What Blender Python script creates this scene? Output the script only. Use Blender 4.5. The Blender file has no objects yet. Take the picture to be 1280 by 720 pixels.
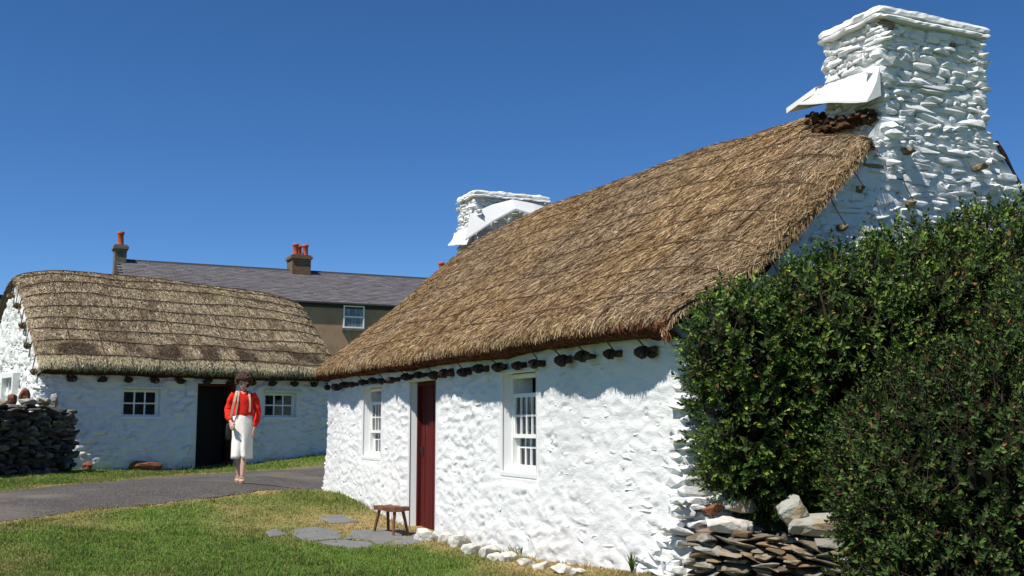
import bpy, bmesh, math, random
import numpy as np
from mathutils import Vector, Matrix, noise
random.seed(7); rng = np.random.default_rng(11)
R = math.radians
scene = bpy.context.scene
col = scene.collection

# ------------------------------------------------------------------ numpy noise
def _h(ix, iy, iz=0, k=0):
    n = (ix.astype(np.int64)*374761393 + iy.astype(np.int64)*668265263 + np.asarray(iz).astype(np.int64)*2147483647 + k*1274126177) & 0xffffffff
    n = ((n ^ (n >> 13))*1274126177) & 0xffffffff
    n = ((n ^ (n >> 15))*2246822519) & 0xffffffff
    return ((n ^ (n >> 16)) & 0xffffff)/float(0xffffff)
def vn(x, y, z=None, k=0):
    x = np.asarray(x, float); y = np.asarray(y, float)
    z = np.zeros_like(x) if z is None else np.asarray(z, float)
    xi, yi, zi = np.floor(x), np.floor(y), np.floor(z)
    fx, fy, fz = x-xi, y-yi, z-zi
    fx, fy, fz = [f*f*(3-2*f) for f in (fx, fy, fz)]
    def c(a, b, d): return _h(xi+a, yi+b, zi+d, k)
    def L(a, b, t): return a+(b-a)*t
    return L(L(L(c(0,0,0), c(1,0,0), fx), L(c(0,1,0), c(1,1,0), fx), fy),
             L(L(c(0,0,1), c(1,0,1), fx), L(c(0,1,1), c(1,1,1), fx), fy), fz)
def fbm(x, y, z=None, o=4, k=0):
    s = 0; a = .5; f = 1.
    for i in range(o):
        s = s + a*vn(np.asarray(x)*f+13.7*i, np.asarray(y)*f+5.1*i, None if z is None else np.asarray(z)*f, k+i); a *= .5; f *= 2.03
    return s/(1-.5**o)
def voro(x, y, k=0, jit=.8):
    xi, yi = np.floor(x), np.floor(y)
    d1 = np.full(x.shape, 9.); d2 = np.full(x.shape, 9.); idv = np.zeros(x.shape); ux = np.zeros(x.shape); uy = np.zeros(x.shape)
    for a in (-1, 0, 1):
        for b in (-1, 0, 1):
            cx, cy = xi+a, yi+b
            px = cx+.5+jit*(_h(cx, cy, 0, k)-.5); py = cy+.5+jit*(_h(cx, cy, 0, k+1)-.5)
            d = np.maximum(np.hypot(x-px, y-py)*.75, 0)+.35*np.maximum(abs(x-px), abs(y-py))
            m = d < d1
            d2 = np.where(m, d1, np.minimum(d2, d)); d1 = np.where(m, d, d1)
            idv = np.where(m, _h(cx, cy, 0, k+2), idv); ux = np.where(m, x-px, ux); uy = np.where(m, y-py, uy)
    return d1, d2, idv, ux, uy
def sstep(a, b, x):
    t = np.clip((x-a)/(b-a), 0, 1); return t*t*(3-2*t)

# ------------------------------------------------------------------ terrain
CP=[(-3.07,17.8,.25),(-1.97,15.4,.16),(-1.0,13.3,.02),(-.35,11.85,.03),(.44,10.1,.08),(1.15,8.6,.17),(1.6,7.4,.12),(2.8,6.5,.1),(3.5,5,0),
(0,0,-.3),(-3,0,-.25),(3,0,-.2),(0,5,-.15),(-3,5,-.1),(-3,9,.0),(-1,9.5,-.04),(-5,9,.06),(-7,8,.12),(-4.07,16.3,.43),(-4.9,18.6,.44),(-4.2,20.5,.42),(-5.6,13,.27),(-8,13,.30),(-6,17.5,.42),(-8.5,18.5,.46),(-7,15.2,.37),(-9,20.6,.5),
(-6.3,22.3,.4),(-4.6,24,.62),(-3,25.5,.72),(-2.2,20,.45),(-12,16,.5),(-12,26,.8),(-5,30,.95),(2,28,.9),(6,20,.6),(7,12,.4),(-14,8,.3),(8,5,.1),(10,30,.9),(-20,30,.9),(-1.7,12.6,.02),(-2.7,13.2,.08),(-2.3,16.5,.24)]
_A=np.array(CP); _X=_A[:,:2]; _n=len(_X)
def _U(r2): return np.where(r2>1e-9, r2*np.log(np.maximum(r2,1e-9)),0)
_P=np.c_[np.ones(_n),_X]
_W=np.linalg.solve(np.block([[_U(((_X[:,None]-_X[None])**2).sum(-1))+np.eye(_n)*.02,_P],[_P.T,np.zeros((3,3))]]),np.r_[_A[:,2],0,0,0])
def hz(x,y):
    x=np.asarray(x,float);y=np.asarray(y,float)
    q=np.stack([np.clip(x,-16,9).ravel(),np.clip(y,0,30).ravel()],-1)
    h=np.concatenate([_U(((c[:,None]-_X[None])**2).sum(-1))@_W[:_n]+_W[_n]+c@_W[_n+1:] for c in np.array_split(q,max(1,len(q)//20000))])
    return np.clip(h,-.4,1.05).reshape(x.shape)
def gz(x, y): return float(hz(x, y))

# ------------------------------------------------------------------ object helpers
def tag(o, label=None, cat=None, group=None, kind=None):
    if label: o['label'] = label
    if cat: o['category'] = cat
    if group: o['group'] = group
    if kind: o['kind'] = kind
    return o
def empty(name, loc, rz=0, **k):
    o = bpy.data.objects.new(name, None); col.objects.link(o)
    o.location = loc; o.rotation_euler = (0, 0, rz); o.empty_display_size = .2
    return tag(o, **k)
def link(name, me, mat=None, parent=None, loc=None, rz=0):
    o = bpy.data.objects.new(name, me); col.objects.link(o)
    if mat is not None: me.materials.append(mat)
    if parent: o.parent = parent
    if loc is not None: o.location = loc
    if rz: o.rotation_euler = (0, 0, rz)
    return o
def npmesh(name, V, F, colors=None, smooth=False):
    """V (n,3); F (m,k) array of equal-size faces or list of such arrays"""
    V = np.asarray(V, np.float32)
    Fs = F if isinstance(F, list) else [F]
    Fs = [np.asarray(f, np.int32) for f in Fs if len(f)]
    me = bpy.data.meshes.new(name)
    me.vertices.add(len(V)); me.vertices.foreach_set('co', V.ravel())
    nl = sum(f.size for f in Fs); nf = sum(len(f) for f in Fs)
    me.loops.add(nl); me.loops.foreach_set('vertex_index', np.concatenate([f.ravel() for f in Fs]))
    me.polygons.add(nf)
    tot = np.concatenate([np.full(len(f), f.shape[1], np.int32) for f in Fs])
    st = np.concatenate([[0], np.cumsum(tot)[:-1]]).astype(np.int32)
    me.polygons.foreach_set('loop_start', st); me.polygons.foreach_set('loop_total', tot)
    me.polygons.foreach_set('use_smooth', np.full(nf, smooth))
    if colors is not None:
        a = me.color_attributes.new('Col', 'FLOAT_COLOR', 'POINT')
        c = np.ones((len(V), 4), np.float32); c[:, :3] = colors
        a.data.foreach_set('color', c.ravel())
    me.update(calc_edges=True); me.validate()
    return me
def grid_faces(na, nb, off=0, wrap=False):
    a = np.arange(na if wrap else na-1); b = np.arange(nb-1)
    A, B = np.meshgrid(a, b, indexing='ij'); A2 = (A+1) % na
    return (off+np.stack([A*nb+B, A2*nb+B, A2*nb+B+1, A*nb+B+1], -1)).reshape(-1, 4)
class MB:
    def __init__(s): s.v = []; s.f = []
    def add(s, v, f):
        o = len(s.v); s.v += [tuple(p) for p in v]; s.f += [tuple(i+o for i in q) for q in f]; return s
    def box(s, a, b, M=None):
        x0,y0,z0 = a; x1,y1,z1 = b
        v = [(x0,y0,z0),(x1,y0,z0),(x1,y1,z0),(x0,y1,z0),(x0,y0,z1),(x1,y0,z1),(x1,y1,z1),(x0,y1,z1)]
        if M is not None: v = [M @ Vector(p) for p in v]
        return s.add(v, [(0,3,2,1),(4,5,6,7),(0,1,5,4),(1,2,6,5),(2,3,7,6),(3,0,4,7)])
    def hexa(s, v): return s.add(v, [(0,3,2,1),(4,5,6,7),(0,1,5,4),(1,2,6,5),(2,3,7,6),(3,0,4,7)])
    def tube(s, pts, r, n=6, cap=True):
        P = [Vector(p) for p in pts]; r = r if hasattr(r, '__len__') else [r]*len(P)
        vs = []; up = None
        for i, p in enumerate(P):
            t = (P[min(i+1, len(P)-1)]-P[max(i-1, 0)])
            t = t.normalized() if t.length > 1e-9 else Vector((0, 0, 1))
            if up is None: up = t.orthogonal().normalized()
            up = (up-t*up.dot(t)); up = up.normalized() if up.length > 1e-6 else t.orthogonal().normalized()
            w = t.cross(up)
            for k in range(n):
                a = 2*math.pi*k/n; vs.append(p+(up*math.cos(a)+w*math.sin(a))*r[i])
        f = [(i*n+k, i*n+(k+1) % n, (i+1)*n+(k+1) % n, (i+1)*n+k) for i in range(len(P)-1) for k in range(n)]
        if cap: f += [tuple(range(n-1, -1, -1)), tuple((len(P)-1)*n+k for k in range(n))]
        return s.add(vs, f)
    def rings(s, rings, cap=True):
        n = len(rings[0]); vs = [p for r in rings for p in r]
        f = [(i*n+k, i*n+(k+1) % n, (i+1)*n+(k+1) % n, (i+1)*n+k) for i in range(len(rings)-1) for k in range(n)]
        if cap: f += [tuple(range(n-1, -1, -1)), tuple((len(rings)-1)*n+k for k in range(n))]
        return s.add(vs, f)
    def build(s, name, mat, parent=None, smooth=False, bevel=0, loc=None, rz=0):
        me = bpy.data.meshes.new(name); me.from_pydata(s.v, [], s.f)
        if bevel:
            bm = bmesh.new(); bm.from_mesh(me)
            bmesh.ops.bevel(bm, geom=bm.edges[:]+bm.verts[:], offset=bevel, segments=2, affect='EDGES', profile=.6)
            bm.to_mesh(me); bm.free()
        if smooth:
            for p in me.polygons: p.use_smooth = True
        me.update()
        return link(name, me, mat, parent, loc, rz)

# ------------------------------------------------------------------ materials
def mat(name, base=(.5,.5,.5), rough=.8, spec=.3, attr=False, noises=(), bump=None, **kw):
    """noises: list of (scale(3), low col, high col, fac range, mixfactor)"""
    m = bpy.data.materials.new(name); m.use_nodes = True
    nt = m.node_tree; N = nt.nodes; Lk = nt.links
    b = N['Principled BSDF']; b.inputs['Roughness'].default_value = rough
    b.inputs['Specular IOR Level'].default_value = spec
    tc = N.new('ShaderNodeTexCoord')
    if attr:
        c = N.new('ShaderNodeAttribute'); c.attribute_name = 'Col'; cur = c.outputs['Color']
    else:
        c = N.new('ShaderNodeRGB'); c.outputs[0].default_value = (*base, 1); cur = c.outputs[0]
    for sc, colr, lo, hi, det in noises:
        mp = N.new('ShaderNodeMapping'); Lk.new(tc.outputs['Object'], mp.inputs[0]); mp.inputs['Scale'].default_value = sc
        n = N.new('ShaderNodeTexNoise'); n.inputs['Scale'].default_value = 1; n.inputs['Detail'].default_value = det; n.inputs['Roughness'].default_value = .6
        Lk.new(mp.outputs[0], n.inputs['Vector'])
        mr = N.new('ShaderNodeMapRange'); mr.inputs[1].default_value = lo; mr.inputs[2].default_value = hi; Lk.new(n.outputs[0], mr.inputs[0])
        mx = N.new('ShaderNodeMix'); mx.data_type = 'RGBA'; Lk.new(mr.outputs[0], mx.inputs[0]); Lk.new(cur, mx.inputs[6]); mx.inputs[7].default_value = (*colr, 1)
        cur = mx.outputs[2]
    Lk.new(cur, b.inputs['Base Color'])
    if bump:
        prev = None
        for sc, st, dist in bump:
            mp = N.new('ShaderNodeMapping'); Lk.new(tc.outputs['Object'], mp.inputs[0]); mp.inputs['Scale'].default_value = sc
            n = N.new('ShaderNodeTexNoise'); n.inputs['Scale'].default_value = 1; n.inputs['Detail'].default_value = 5; n.inputs['Roughness'].default_value = .62
            Lk.new(mp.outputs[0], n.inputs['Vector'])
            bp = N.new('ShaderNodeBump'); bp.inputs['Strength'].default_value = st; bp.inputs['Distance'].default_value = dist
            Lk.new(n.outputs[0], bp.inputs['Height'])
            if prev: Lk.new(prev, bp.inputs['Normal'])
            prev = bp.outputs[0]
        Lk.new(prev, b.inputs['Normal'])
    for k, v in kw.items(): b.inputs[k].default_value = v
    return m
def leafmat(name, rough=.35, trans=.25, spec=.5):
    m = mat(name, attr=True, rough=rough, spec=spec)
    nt = m.node_tree; N = nt.nodes; Lk = nt.links
    b = N['Principled BSDF']; out = N['Material Output']
    t = N.new('ShaderNodeBsdfTranslucent'); a = [n for n in N if n.type == 'ATTRIBUTE'][0]
    Lk.new(a.outputs['Color'], t.inputs['Color'])
    mx = N.new('ShaderNodeMixShader'); mx.inputs[0].default_value = trans
    Lk.new(b.outputs[0], mx.inputs[1]); Lk.new(t.outputs[0], mx.inputs[2]); Lk.new(mx.outputs[0], out.inputs[0])
    return m
M = {}
M['wash'] = mat('limewash', attr=True, rough=.9, spec=.1, bump=[((16,16,30),.55,.014),((60,60,95),.55,.006)],
    noises=[((3,3,5),(.62,.62,.58),.60,.80,6)])
M['wash_plain'] = mat('limewash_trim', (.72,.72,.705), rough=.8, spec=.15, bump=[((20,20,20),.25,.008)], noises=[((6,6,6),(.68,.68,.63),.56,.8,5)])
M['cream'] = mat('cream_paint', (.68,.64,.50), rough=.6, noises=[((9,9,9),(.45,.40,.28),.55,.8,5)])
M['paint'] = mat('white_gloss', (.80,.80,.77), rough=.4, spec=.4, noises=[((14,14,14),(.62,.60,.52),.6,.85,4)])
M['thatch'] = mat('thatch', attr=True, rough=.95, spec=.08, bump=[((30,30,60),.6,.02)])
M['straw'] = mat('straw', attr=True, rough=.9, spec=.1)
M['turfp'] = mat('old_thatch_packing', (.10,.055,.03), rough=1, spec=.05, noises=[((20,20,20),(.04,.025,.016),.4,.7,4)])
M['under'] = mat('thatch_underside', (.07,.04,.025), rough=1, spec=.05, bump=[((30,30,60),.8,.02)])
M['rope'] = mat('rope', (.085,.055,.035), rough=1, spec=.05, noises=[((40,40,40),(.16,.11,.07),.45,.7,3)])
M['peg'] = mat('peg_stone', (.05,.035,.03), rough=1, spec=.1, bump=[((40,40,40),.6,.02)], noises=[((14,14,14),(.13,.07,.045),.5,.75,4)])
M['pegstone'] = mat('lichen_peg', (.24,.19,.12), rough=1, spec=.1, bump=[((30,30,30),.7,.03)], noises=[((16,16,16),(.07,.055,.04),.45,.65,4)])
M['redpaint'] = mat('dark_red_paint', (.10,.013,.010), rough=.75, spec=.15, noises=[((40,40,1.2),(.055,.008,.01),.45,.7,4),((9,9,9),(.25,.05,.03),.62,.85,5)], bump=[((50,50,2),.3,.006)])
M['darkwood'] = mat('black_door_wood', (.012,.009,.008), rough=.8)
M['redwood'] = mat('dull_red_frame', (.09,.018,.014), rough=.6)
M['wood'] = mat('weathered_wood', (.17,.08,.04), rough=.8, noises=[((60,8,60),(.06,.03,.018),.45,.7,5),((10,10,10),(.27,.15,.08),.58,.8,4)], bump=[((80,10,80),.5,.006)])
M['slate'] = mat('slate', attr=True, rough=.75, spec=.25, bump=[((8,8,30),.4,.02)])
M['render'] = mat('roughcast', (.42,.27,.17), rough=.95, noises=[((2,2,2),(.30,.19,.12),.45,.7,6),((60,60,60),(.24,.15,.10),.5,.7,3)], bump=[((50,50,50),.8,.03)])
M['brick'] = mat('chimney_brick', (.19,.115,.07), rough=.95, noises=[((10,10,24),(.09,.06,.04),.45,.65,5)], bump=[((20,20,40),.6,.03)])
M['stack'] = mat('grey_chimney_render', (.17,.145,.11), rough=.95, noises=[((5,5,5),(.09,.075,.06),.45,.7,5)], bump=[((20,20,20),.5,.03)])
M['pot'] = mat('terracotta', (.42,.09,.045), rough=.8, noises=[((9,9,9),(.22,.05,.03),.5,.75,4)])
M['lead'] = mat('dark_gutter', (.03,.028,.027), rough=.6)
M['path'] = mat('tarmac_path', (.082,.075,.069), rough=.95, spec=.2, noises=[((1.1,1.1,1.1),(.115,.107,.098),.45,.75,5),((34,34,34),(.035,.032,.03),.48,.60,4),((38,38,38),(.34,.32,.29),.62,.70,3),((.5,.9,.5),(.15,.13,.105),.5,.7,5)], bump=[((70,70,70),.7,.012)])
M['paving'] = mat('grey_paving', (.155,.152,.148), rough=.9, noises=[((5,5,5),(.12,.12,.12),.45,.7,6),((30,30,30),(.26,.25,.23),.58,.72,4)], bump=[((30,30,30),.5,.008)])
M['slatestone'] = mat('slate_walling', attr=True, rough=.9, spec=.2, noises=[((9,9,22),(.07,.055,.04),.48,.7,6),((5,5,5),(.34,.27,.15),.6,.8,6)], bump=[((20,20,60),.8,.02)])
M['darkstone'] = mat('dark_walling', attr=True, rough=.95, spec=.15, noises=[((8,8,12),(.03,.028,.028),.45,.65,6),((14,14,14),(.30,.30,.27),.66,.74,4)], bump=[((18,18,30),.8,.03)])
M['earth'] = mat('dark_earth', (.035,.026,.018), rough=1)
M['rock'] = mat('pale_rock', (.50,.48,.43), rough=.85, noises=[((7,7,7),(.40,.34,.25),.5,.75,6),((16,16,16),(.66,.66,.63),.55,.8,4)], bump=[((18,18,18),.6,.02)])
M['greyrock'] = mat('grey_ochre_rock', (.31,.31,.27), rough=.85, noises=[((4,4,6),(.30,.19,.09),.5,.68,6),((12,12,20),(.17,.16,.13),.55,.75,5)], bump=[((14,14,30),.7,.03)])
M['redrock'] = mat('rusty_rock', (.20,.075,.035), rough=.9, noises=[((7,7,12),(.09,.04,.025),.45,.7,6),((9,9,9),(.32,.16,.09),.6,.8,4)], bump=[((14,14,30),.7,.03)])
M['bark'] = mat('bark', (.16,.10,.065), rough=.95, noises=[((20,20,8),(.07,.045,.03),.45,.7,5)])
M['twig'] = mat('dark_twig', (.06,.04,.025), rough=.95)
M['core'] = mat('painted_shade_core', (.012,.014,.008), rough=1, spec=0)  # near-black colour stands for the shade deep inside the shrubs
M['leafA'] = leafmat('glossy_leaf', .55, .2, .2)
M['leafB'] = leafmat('matt_leaf', .6, .2, .15)
M['grass'] = leafmat('grass_blade', .7, .3, .15)
M['ground'] = mat('turf', attr=True, rough=1, spec=.05, noises=[((14,14,14),(.045,.05,.018),.5,.75,6)], bump=[((30,30,30),.8,.03)])
M['skin'] = mat('skin', (.50,.31,.23), rough=.55, spec=.3)
M['hair'] = mat('brown_hair', (.045,.018,.012), rough=.6, noises=[((50,50,50),(.17,.075,.045),.5,.72,4)], bump=[((60,60,60),1,.02)])
M['redcloth'] = mat('red_cotton', (.72,.028,.014), rough=.85, spec=.15, noises=[((6,6,4),(.5,.015,.01),.5,.75,4)], bump=[((9,9,4),.5,.05)])
M['whitecloth'] = mat('white_cotton', (.78,.75,.68), rough=.9, spec=.1, bump=[((10,10,3),.5,.05)])
M['tan'] = mat('tan_strap', (.50,.37,.27), rough=.8)
M['blackbag'] = mat('dark_leather', (.02,.017,.016), rough=.5)
M['sandal'] = mat('tan_leather', (.40,.29,.20), rough=.6)
M['ink'] = mat('black_ink', (.02,.02,.025), rough=.7)
M['curtain'] = mat('net_curtain', (.62,.62,.60), rough=.95, bump=[((60,2,2),.6,.02)])
M['room'] = mat('dim_room_wall', (.08,.07,.06), rough=1)
def glass():
    m = bpy.data.materials.new('window_glass'); m.use_nodes = True
    nt = m.node_tree; N = nt.nodes; Lk = nt.links; N.remove(N['Principled BSDF'])
    t = N.new('ShaderNodeBsdfTransparent'); t.inputs[0].default_value = (.85,.88,.88,1)
    g = N.new('ShaderNodeBsdfGlossy'); g.inputs['Roughness'].default_value = .03
    fr = N.new('ShaderNodeFresnel'); fr.inputs[0].default_value = 1.45
    mx = N.new('ShaderNodeMixShader'); Lk.new(fr.outputs[0], mx.inputs[0]); Lk.new(t.outputs[0], mx.inputs[1]); Lk.new(g.outputs[0], mx.inputs[2])
    Lk.new(mx.outputs[0], N['Material Output'].inputs[0]); return m
M['glass'] = glass()

# ------------------------------------------------------------------ rocks
def hull_bm(size, seed, n=16, squash=1.0, bevel=.08):
    rr = random.Random(seed); bm = bmesh.new()
    for i in range(n):
        v = Vector((rr.gauss(0,1), rr.gauss(0,1), rr.gauss(0,1))).normalized()
        v = Vector([math.copysign(abs(c)**.65, c) for c in v])*rr.uniform(.85, 1.05)
        bm.verts.new((v.x*size[0]/2, v.y*size[1]/2, v.z*size[2]/2))
    g = bmesh.ops.convex_hull(bm, input=bm.verts[:])
    for v in [e for e in g['geom_interior'] if isinstance(e, bmesh.types.BMVert)]: bm.verts.remove(v)
    for v in [v for v in bm.verts if not v.link_faces]: bm.verts.remove(v)
    if bevel: bmesh.ops.bevel(bm, geom=bm.edges[:]+bm.verts[:], offset=min(size)*bevel, segments=1, affect='EDGES', clamp_overlap=True)
    return bm
def rock(name, mt, size, seed, loc, rot=(0,0,0), parent=None, rough=.03, **k):
    bm = hull_bm(size, seed, 30, bevel=.10)
    bmesh.ops.triangulate(bm, faces=bm.faces[:])
    for it in range(2): bmesh.ops.subdivide_edges(bm, edges=[e for e in bm.edges if e.calc_length() > .035], cuts=1)
    bmesh.ops.triangulate(bm, faces=bm.faces[:])
    for v in bm.verts:
        d = noise.noise(v.co*14+Vector((seed,0,0)))*rough*.6+noise.noise(v.co*40)*rough*.25
        v.co += v.co.normalized()*d
    me = bpy.data.meshes.new(name); bm.to_mesh(me); bm.free()
    for p in me.polygons: p.use_smooth = False
    o = link(name, me, mt, parent, loc); o.rotation_euler = rot
    return tag(o, **k)

# ------------------------------------------------------------------ cottage pieces (local frame: x along facade, y into building, z up)
def perimeter(L, W, r, ds_f, ds_g, ds_b, extra):
    """sample points of a rounded rectangle, start at (r,0) going +x; returns pos, normal, side id"""
    pts = []
    def seg(a, b, n, sd, ds, ex=()):
        a = np.array(a); b = np.array(b); d = np.linalg.norm(b-a)
        t = list(np.linspace(0, d, max(2, int(d/ds)+1)))
        for e in ex:
            i = int(np.argmin([abs(q-e) for q in t])); t[i] = e
        for q in sorted(set(t))[:-1] if True else t: pts.append((*(a+(b-a)*q/d), *n, sd))
    def arc(cx, cy, a0, sd):
        for i in range(4):
            a = a0+math.pi/2*i/4; pts.append((cx+r*math.cos(a), cy+r*math.sin(a), math.cos(a), math.sin(a), sd))
    seg((r,0),(L-r,0),(0,-1),0,ds_f,[e-r for e in extra])
    arc(L-r, r, -math.pi/2, 1)
    seg((L,r),(L,W-r),(1,0),1,ds_g)
    arc(L-r, W-r, 0, 1)
    seg((L-r,W),(r,W),(0,1),2,ds_b)
    arc(r, W-r, math.pi/2, 3)
    seg((0,W-r),(0,r),(-1,0),3,ds_g)
    arc(r, r, math.pi, 3)
    return np.array(pts)
def stone_disp(s, z, amp, k, sx=2.7, sz=8.5, soft=.22):
    wx = s*sx+.35*(vn(s*3, z*3, None, k+20)-.5)+.5*np.floor(z*sz*.5)*.37; wz = z*sz*(1+.0*s)+.9*(vn(s*1.7, z*2, None, k+21)-.5)+.5*(vn(s*6, z*6, None, k+22)-.5)
    d1, d2, idv, ux, uy = voro(wx, wz, k, .9)
    e = sstep(.0, soft, d2-d1)
    tilt = (idv-.5)*uy*.9+(((idv*7.3) % 1)-.5)*ux*.9
    global LASTGAP
    LASTGAP = sstep(.10, .02, (d2-d1)*(1+0*s))*np.where(uy < .12, 1, .35)*sstep(.36, .55, vn(s*2.3, z*5, None, k+40))
    return amp*(e*(.45+.85*idv+1.3*tilt)-.6), e, idv
def wall_mesh(L, W, openings, face_top, gable, amp, k, batter, ds=.03, dsg=.03, zb=-.25, gside=1, dz=.028, zlo=0., soft_front=True):
    ex = []
    for (x0, x1, z0, z1, dep) in openings: ex += [x0, x1]
    other = .3
    P = perimeter(L, W, .10, ds, dsg, other, ex)
    x, y, nx, ny, sd = P.T
    if gside == 1: pass
    s = np.concatenate([[0], np.cumsum(np.hypot(np.diff(x), np.diff(y)))])
    top = np.where(sd == 0, face_top, np.where(sd == 2, face_top, 0))
    top = np.where((sd == 1) | (sd == 3), gable(np.clip(y, 0, W)), top)
    zr = list(np.arange(zb, face_top+1e-6, dz)); 
    if face_top-zr[-1] > 1e-3: zr[-1] = face_top
    for (x0, x1, z0, z1, dep) in openings:
        for e in (z0, z1):
            if e > zb:
                i = int(np.argmin([abs(q-e) for q in zr])); zr[i] = e
    zr = np.array(sorted(set(zr))); t = (zr-zb)/(face_top-zb)
    Z = zb+(top[:, None]-zb)*t[None]
    S = np.repeat(s[:, None], len(zr), 1)
    SS = np.where((sd == 1)[:, None], y[:, None]+40, S)
    # openings taper
    taper = np.ones_like(Z)
    X = np.repeat(x[:, None], len(zr), 1)
    for (x0, x1, z0, z1, dep) in openings:
        dx = np.maximum(np.maximum(x0-X, X-x1), 0); dzz = np.maximum(np.maximum(z0-Z, Z-z1), 0)
        tp = sstep(.0, .14, np.hypot(dx, dzz)); tp = np.where((sd == 0)[:, None], tp, 1); taper = np.minimum(taper, tp)
    av = np.array([amp.get(int(q), .012) for q in sd])[:, None]*np.where(((sd == 1) | (sd == 3)) & ((y < .12) | (y > W-.12)), .25, 1)[:, None]
    D, e, idv = stone_disp(SS, Z, 1.0, k); gap = LASTGAP*((sd == 1) | (sd == 3))[:, None]; D = D-.25*gap
    Ds, es, ids = stone_disp(SS, Z, 1.0, k+50, 4.2, 9.5, .55)
    D = np.where((sd == 0)[:, None] & bool(soft_front), Ds, D)
    Dbig = .035*(fbm(SS*.9, Z*1.1, None, 4, k+5)-.5)
    Dm = np.where((sd == 0)[:, None], .017, .034)*(fbm(SS*5+2*vn(SS*2, Z*2, None, k), Z*9+SS*1.2, None, 5, k+7)-.5)
    rg_ = 1-abs(2*fbm(SS*3.6+Z*1.5, Z*9-SS*.9, None, 4, k+17)-1); Dm = Dm+(sd == 0)[:, None]*(.006+.012*sstep(.5, .7, fbm(SS*.7, Z*.9, None, 2, k+19)))*(sstep(.6, .95, rg_)-.4)
    pit = .7*sstep(.70, .80, fbm(SS*7+Z*3, Z*16-SS*2, None, 3, k+70))*sstep(.45, .65, vn(SS*1.3, Z*1.6, None, k+71)+.35*sstep(1.0, .2, Z-zlo)); Dm = Dm-.022*pit*(sd == 0)[:, None]
    patch = .35+.65*sstep(.35, .6, fbm(SS*.8, Z*1.0, None, 3, k+9))
    patch = np.where((sd == 0)[:, None], np.maximum(patch, sstep(.9, .3, Z-zlo)*.9), 1)
    disp = (D*av*patch+Dm)*taper+Dbig*sstep(.0, .5, taper)*taper
    bt = batter[0]*sstep(1.5, -.1, Z-zlo)**1.0
    btg = np.where(sd == 1, batter[1], batter[2])[:, None]*np.clip(1-(Z-zlo)/2.2, 0, 1.2)**2
    off = disp+np.where((sd == 0)[:, None], bt*taper, btg)
    V = np.stack([X+nx[:, None]*off, np.repeat(y[:, None], len(zr), 1)+ny[:, None]*off, Z], -1)
    nb = len(zr); F = grid_faces(len(x), nb, 0, True)
    # remove faces in openings
    ci = F[:, 0]//nb; cj = F[:, 0] % nb
    xc = (x[ci]+x[(ci+1) % len(x)])/2; zc = (zr[cj]+zr[np.minimum(cj+1, nb-1)])/2
    keep = np.ones(len(F), bool)
    for (x0, x1, z0, z1, dep) in openings:
        keep &= ~((sd[ci] == 0) & (xc > x0) & (xc < x1) & (zc > z0) & (zc < z1))
    F = F[keep]
    # colour: limewash, joints sometimes weathered
    w = np.array([.71,.71,.695]); g = np.array([.40,.37,.31])
    jf = (1-e)*np.where((sd == 0)[:, None], .25*(vn(SS*4, Z*7, None, k+30) > .74), .85*sstep(.40, .6, vn(SS*3, Z*6, None, k+30)))
    low = sstep(.32, -.02, Z-zlo)*(.15+.9*sstep(.35, .8, fbm(SS*6, Z*9, None, 4, k+31)))+.8*pit*(sd == 0)[:, None]
    f = np.clip(jf*.5+low*.45, 0, 1)*taper
    stain = .10*sstep(.55, .85, fbm(SS*1.3, Z*.8, None, 4, k+33))
    C = w[None, None]*(1-f[..., None])+g[None, None]*f[..., None]
    C = C*(1-gap[..., None])+np.array([.10,.08,.06])*gap[..., None]
    C = C*(1-stain[..., None])
    return V.reshape(-1, 3), F, C.reshape(-1, 3)
def reveals(openings, k):
    """sides of each opening as one strip mesh"""
    V = []; F = []
    for (x0, x1, z0, z1, dep) in openings:
        o = len(V)
        for d, q in ((-.012, .018), (dep, 0)):
            xa = x0-q if q else x0+.10
            V += [(xa, d, z0-q), (x1+q*.2, d, z0-q), (x1+q*.2, d, z1+q), (xa, d, z1+q)]
        for a in range(4):
            b = (a+1) % 4; F.append((o+a, o+b, o+4+b, o+4+a))
    return V, F

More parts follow.
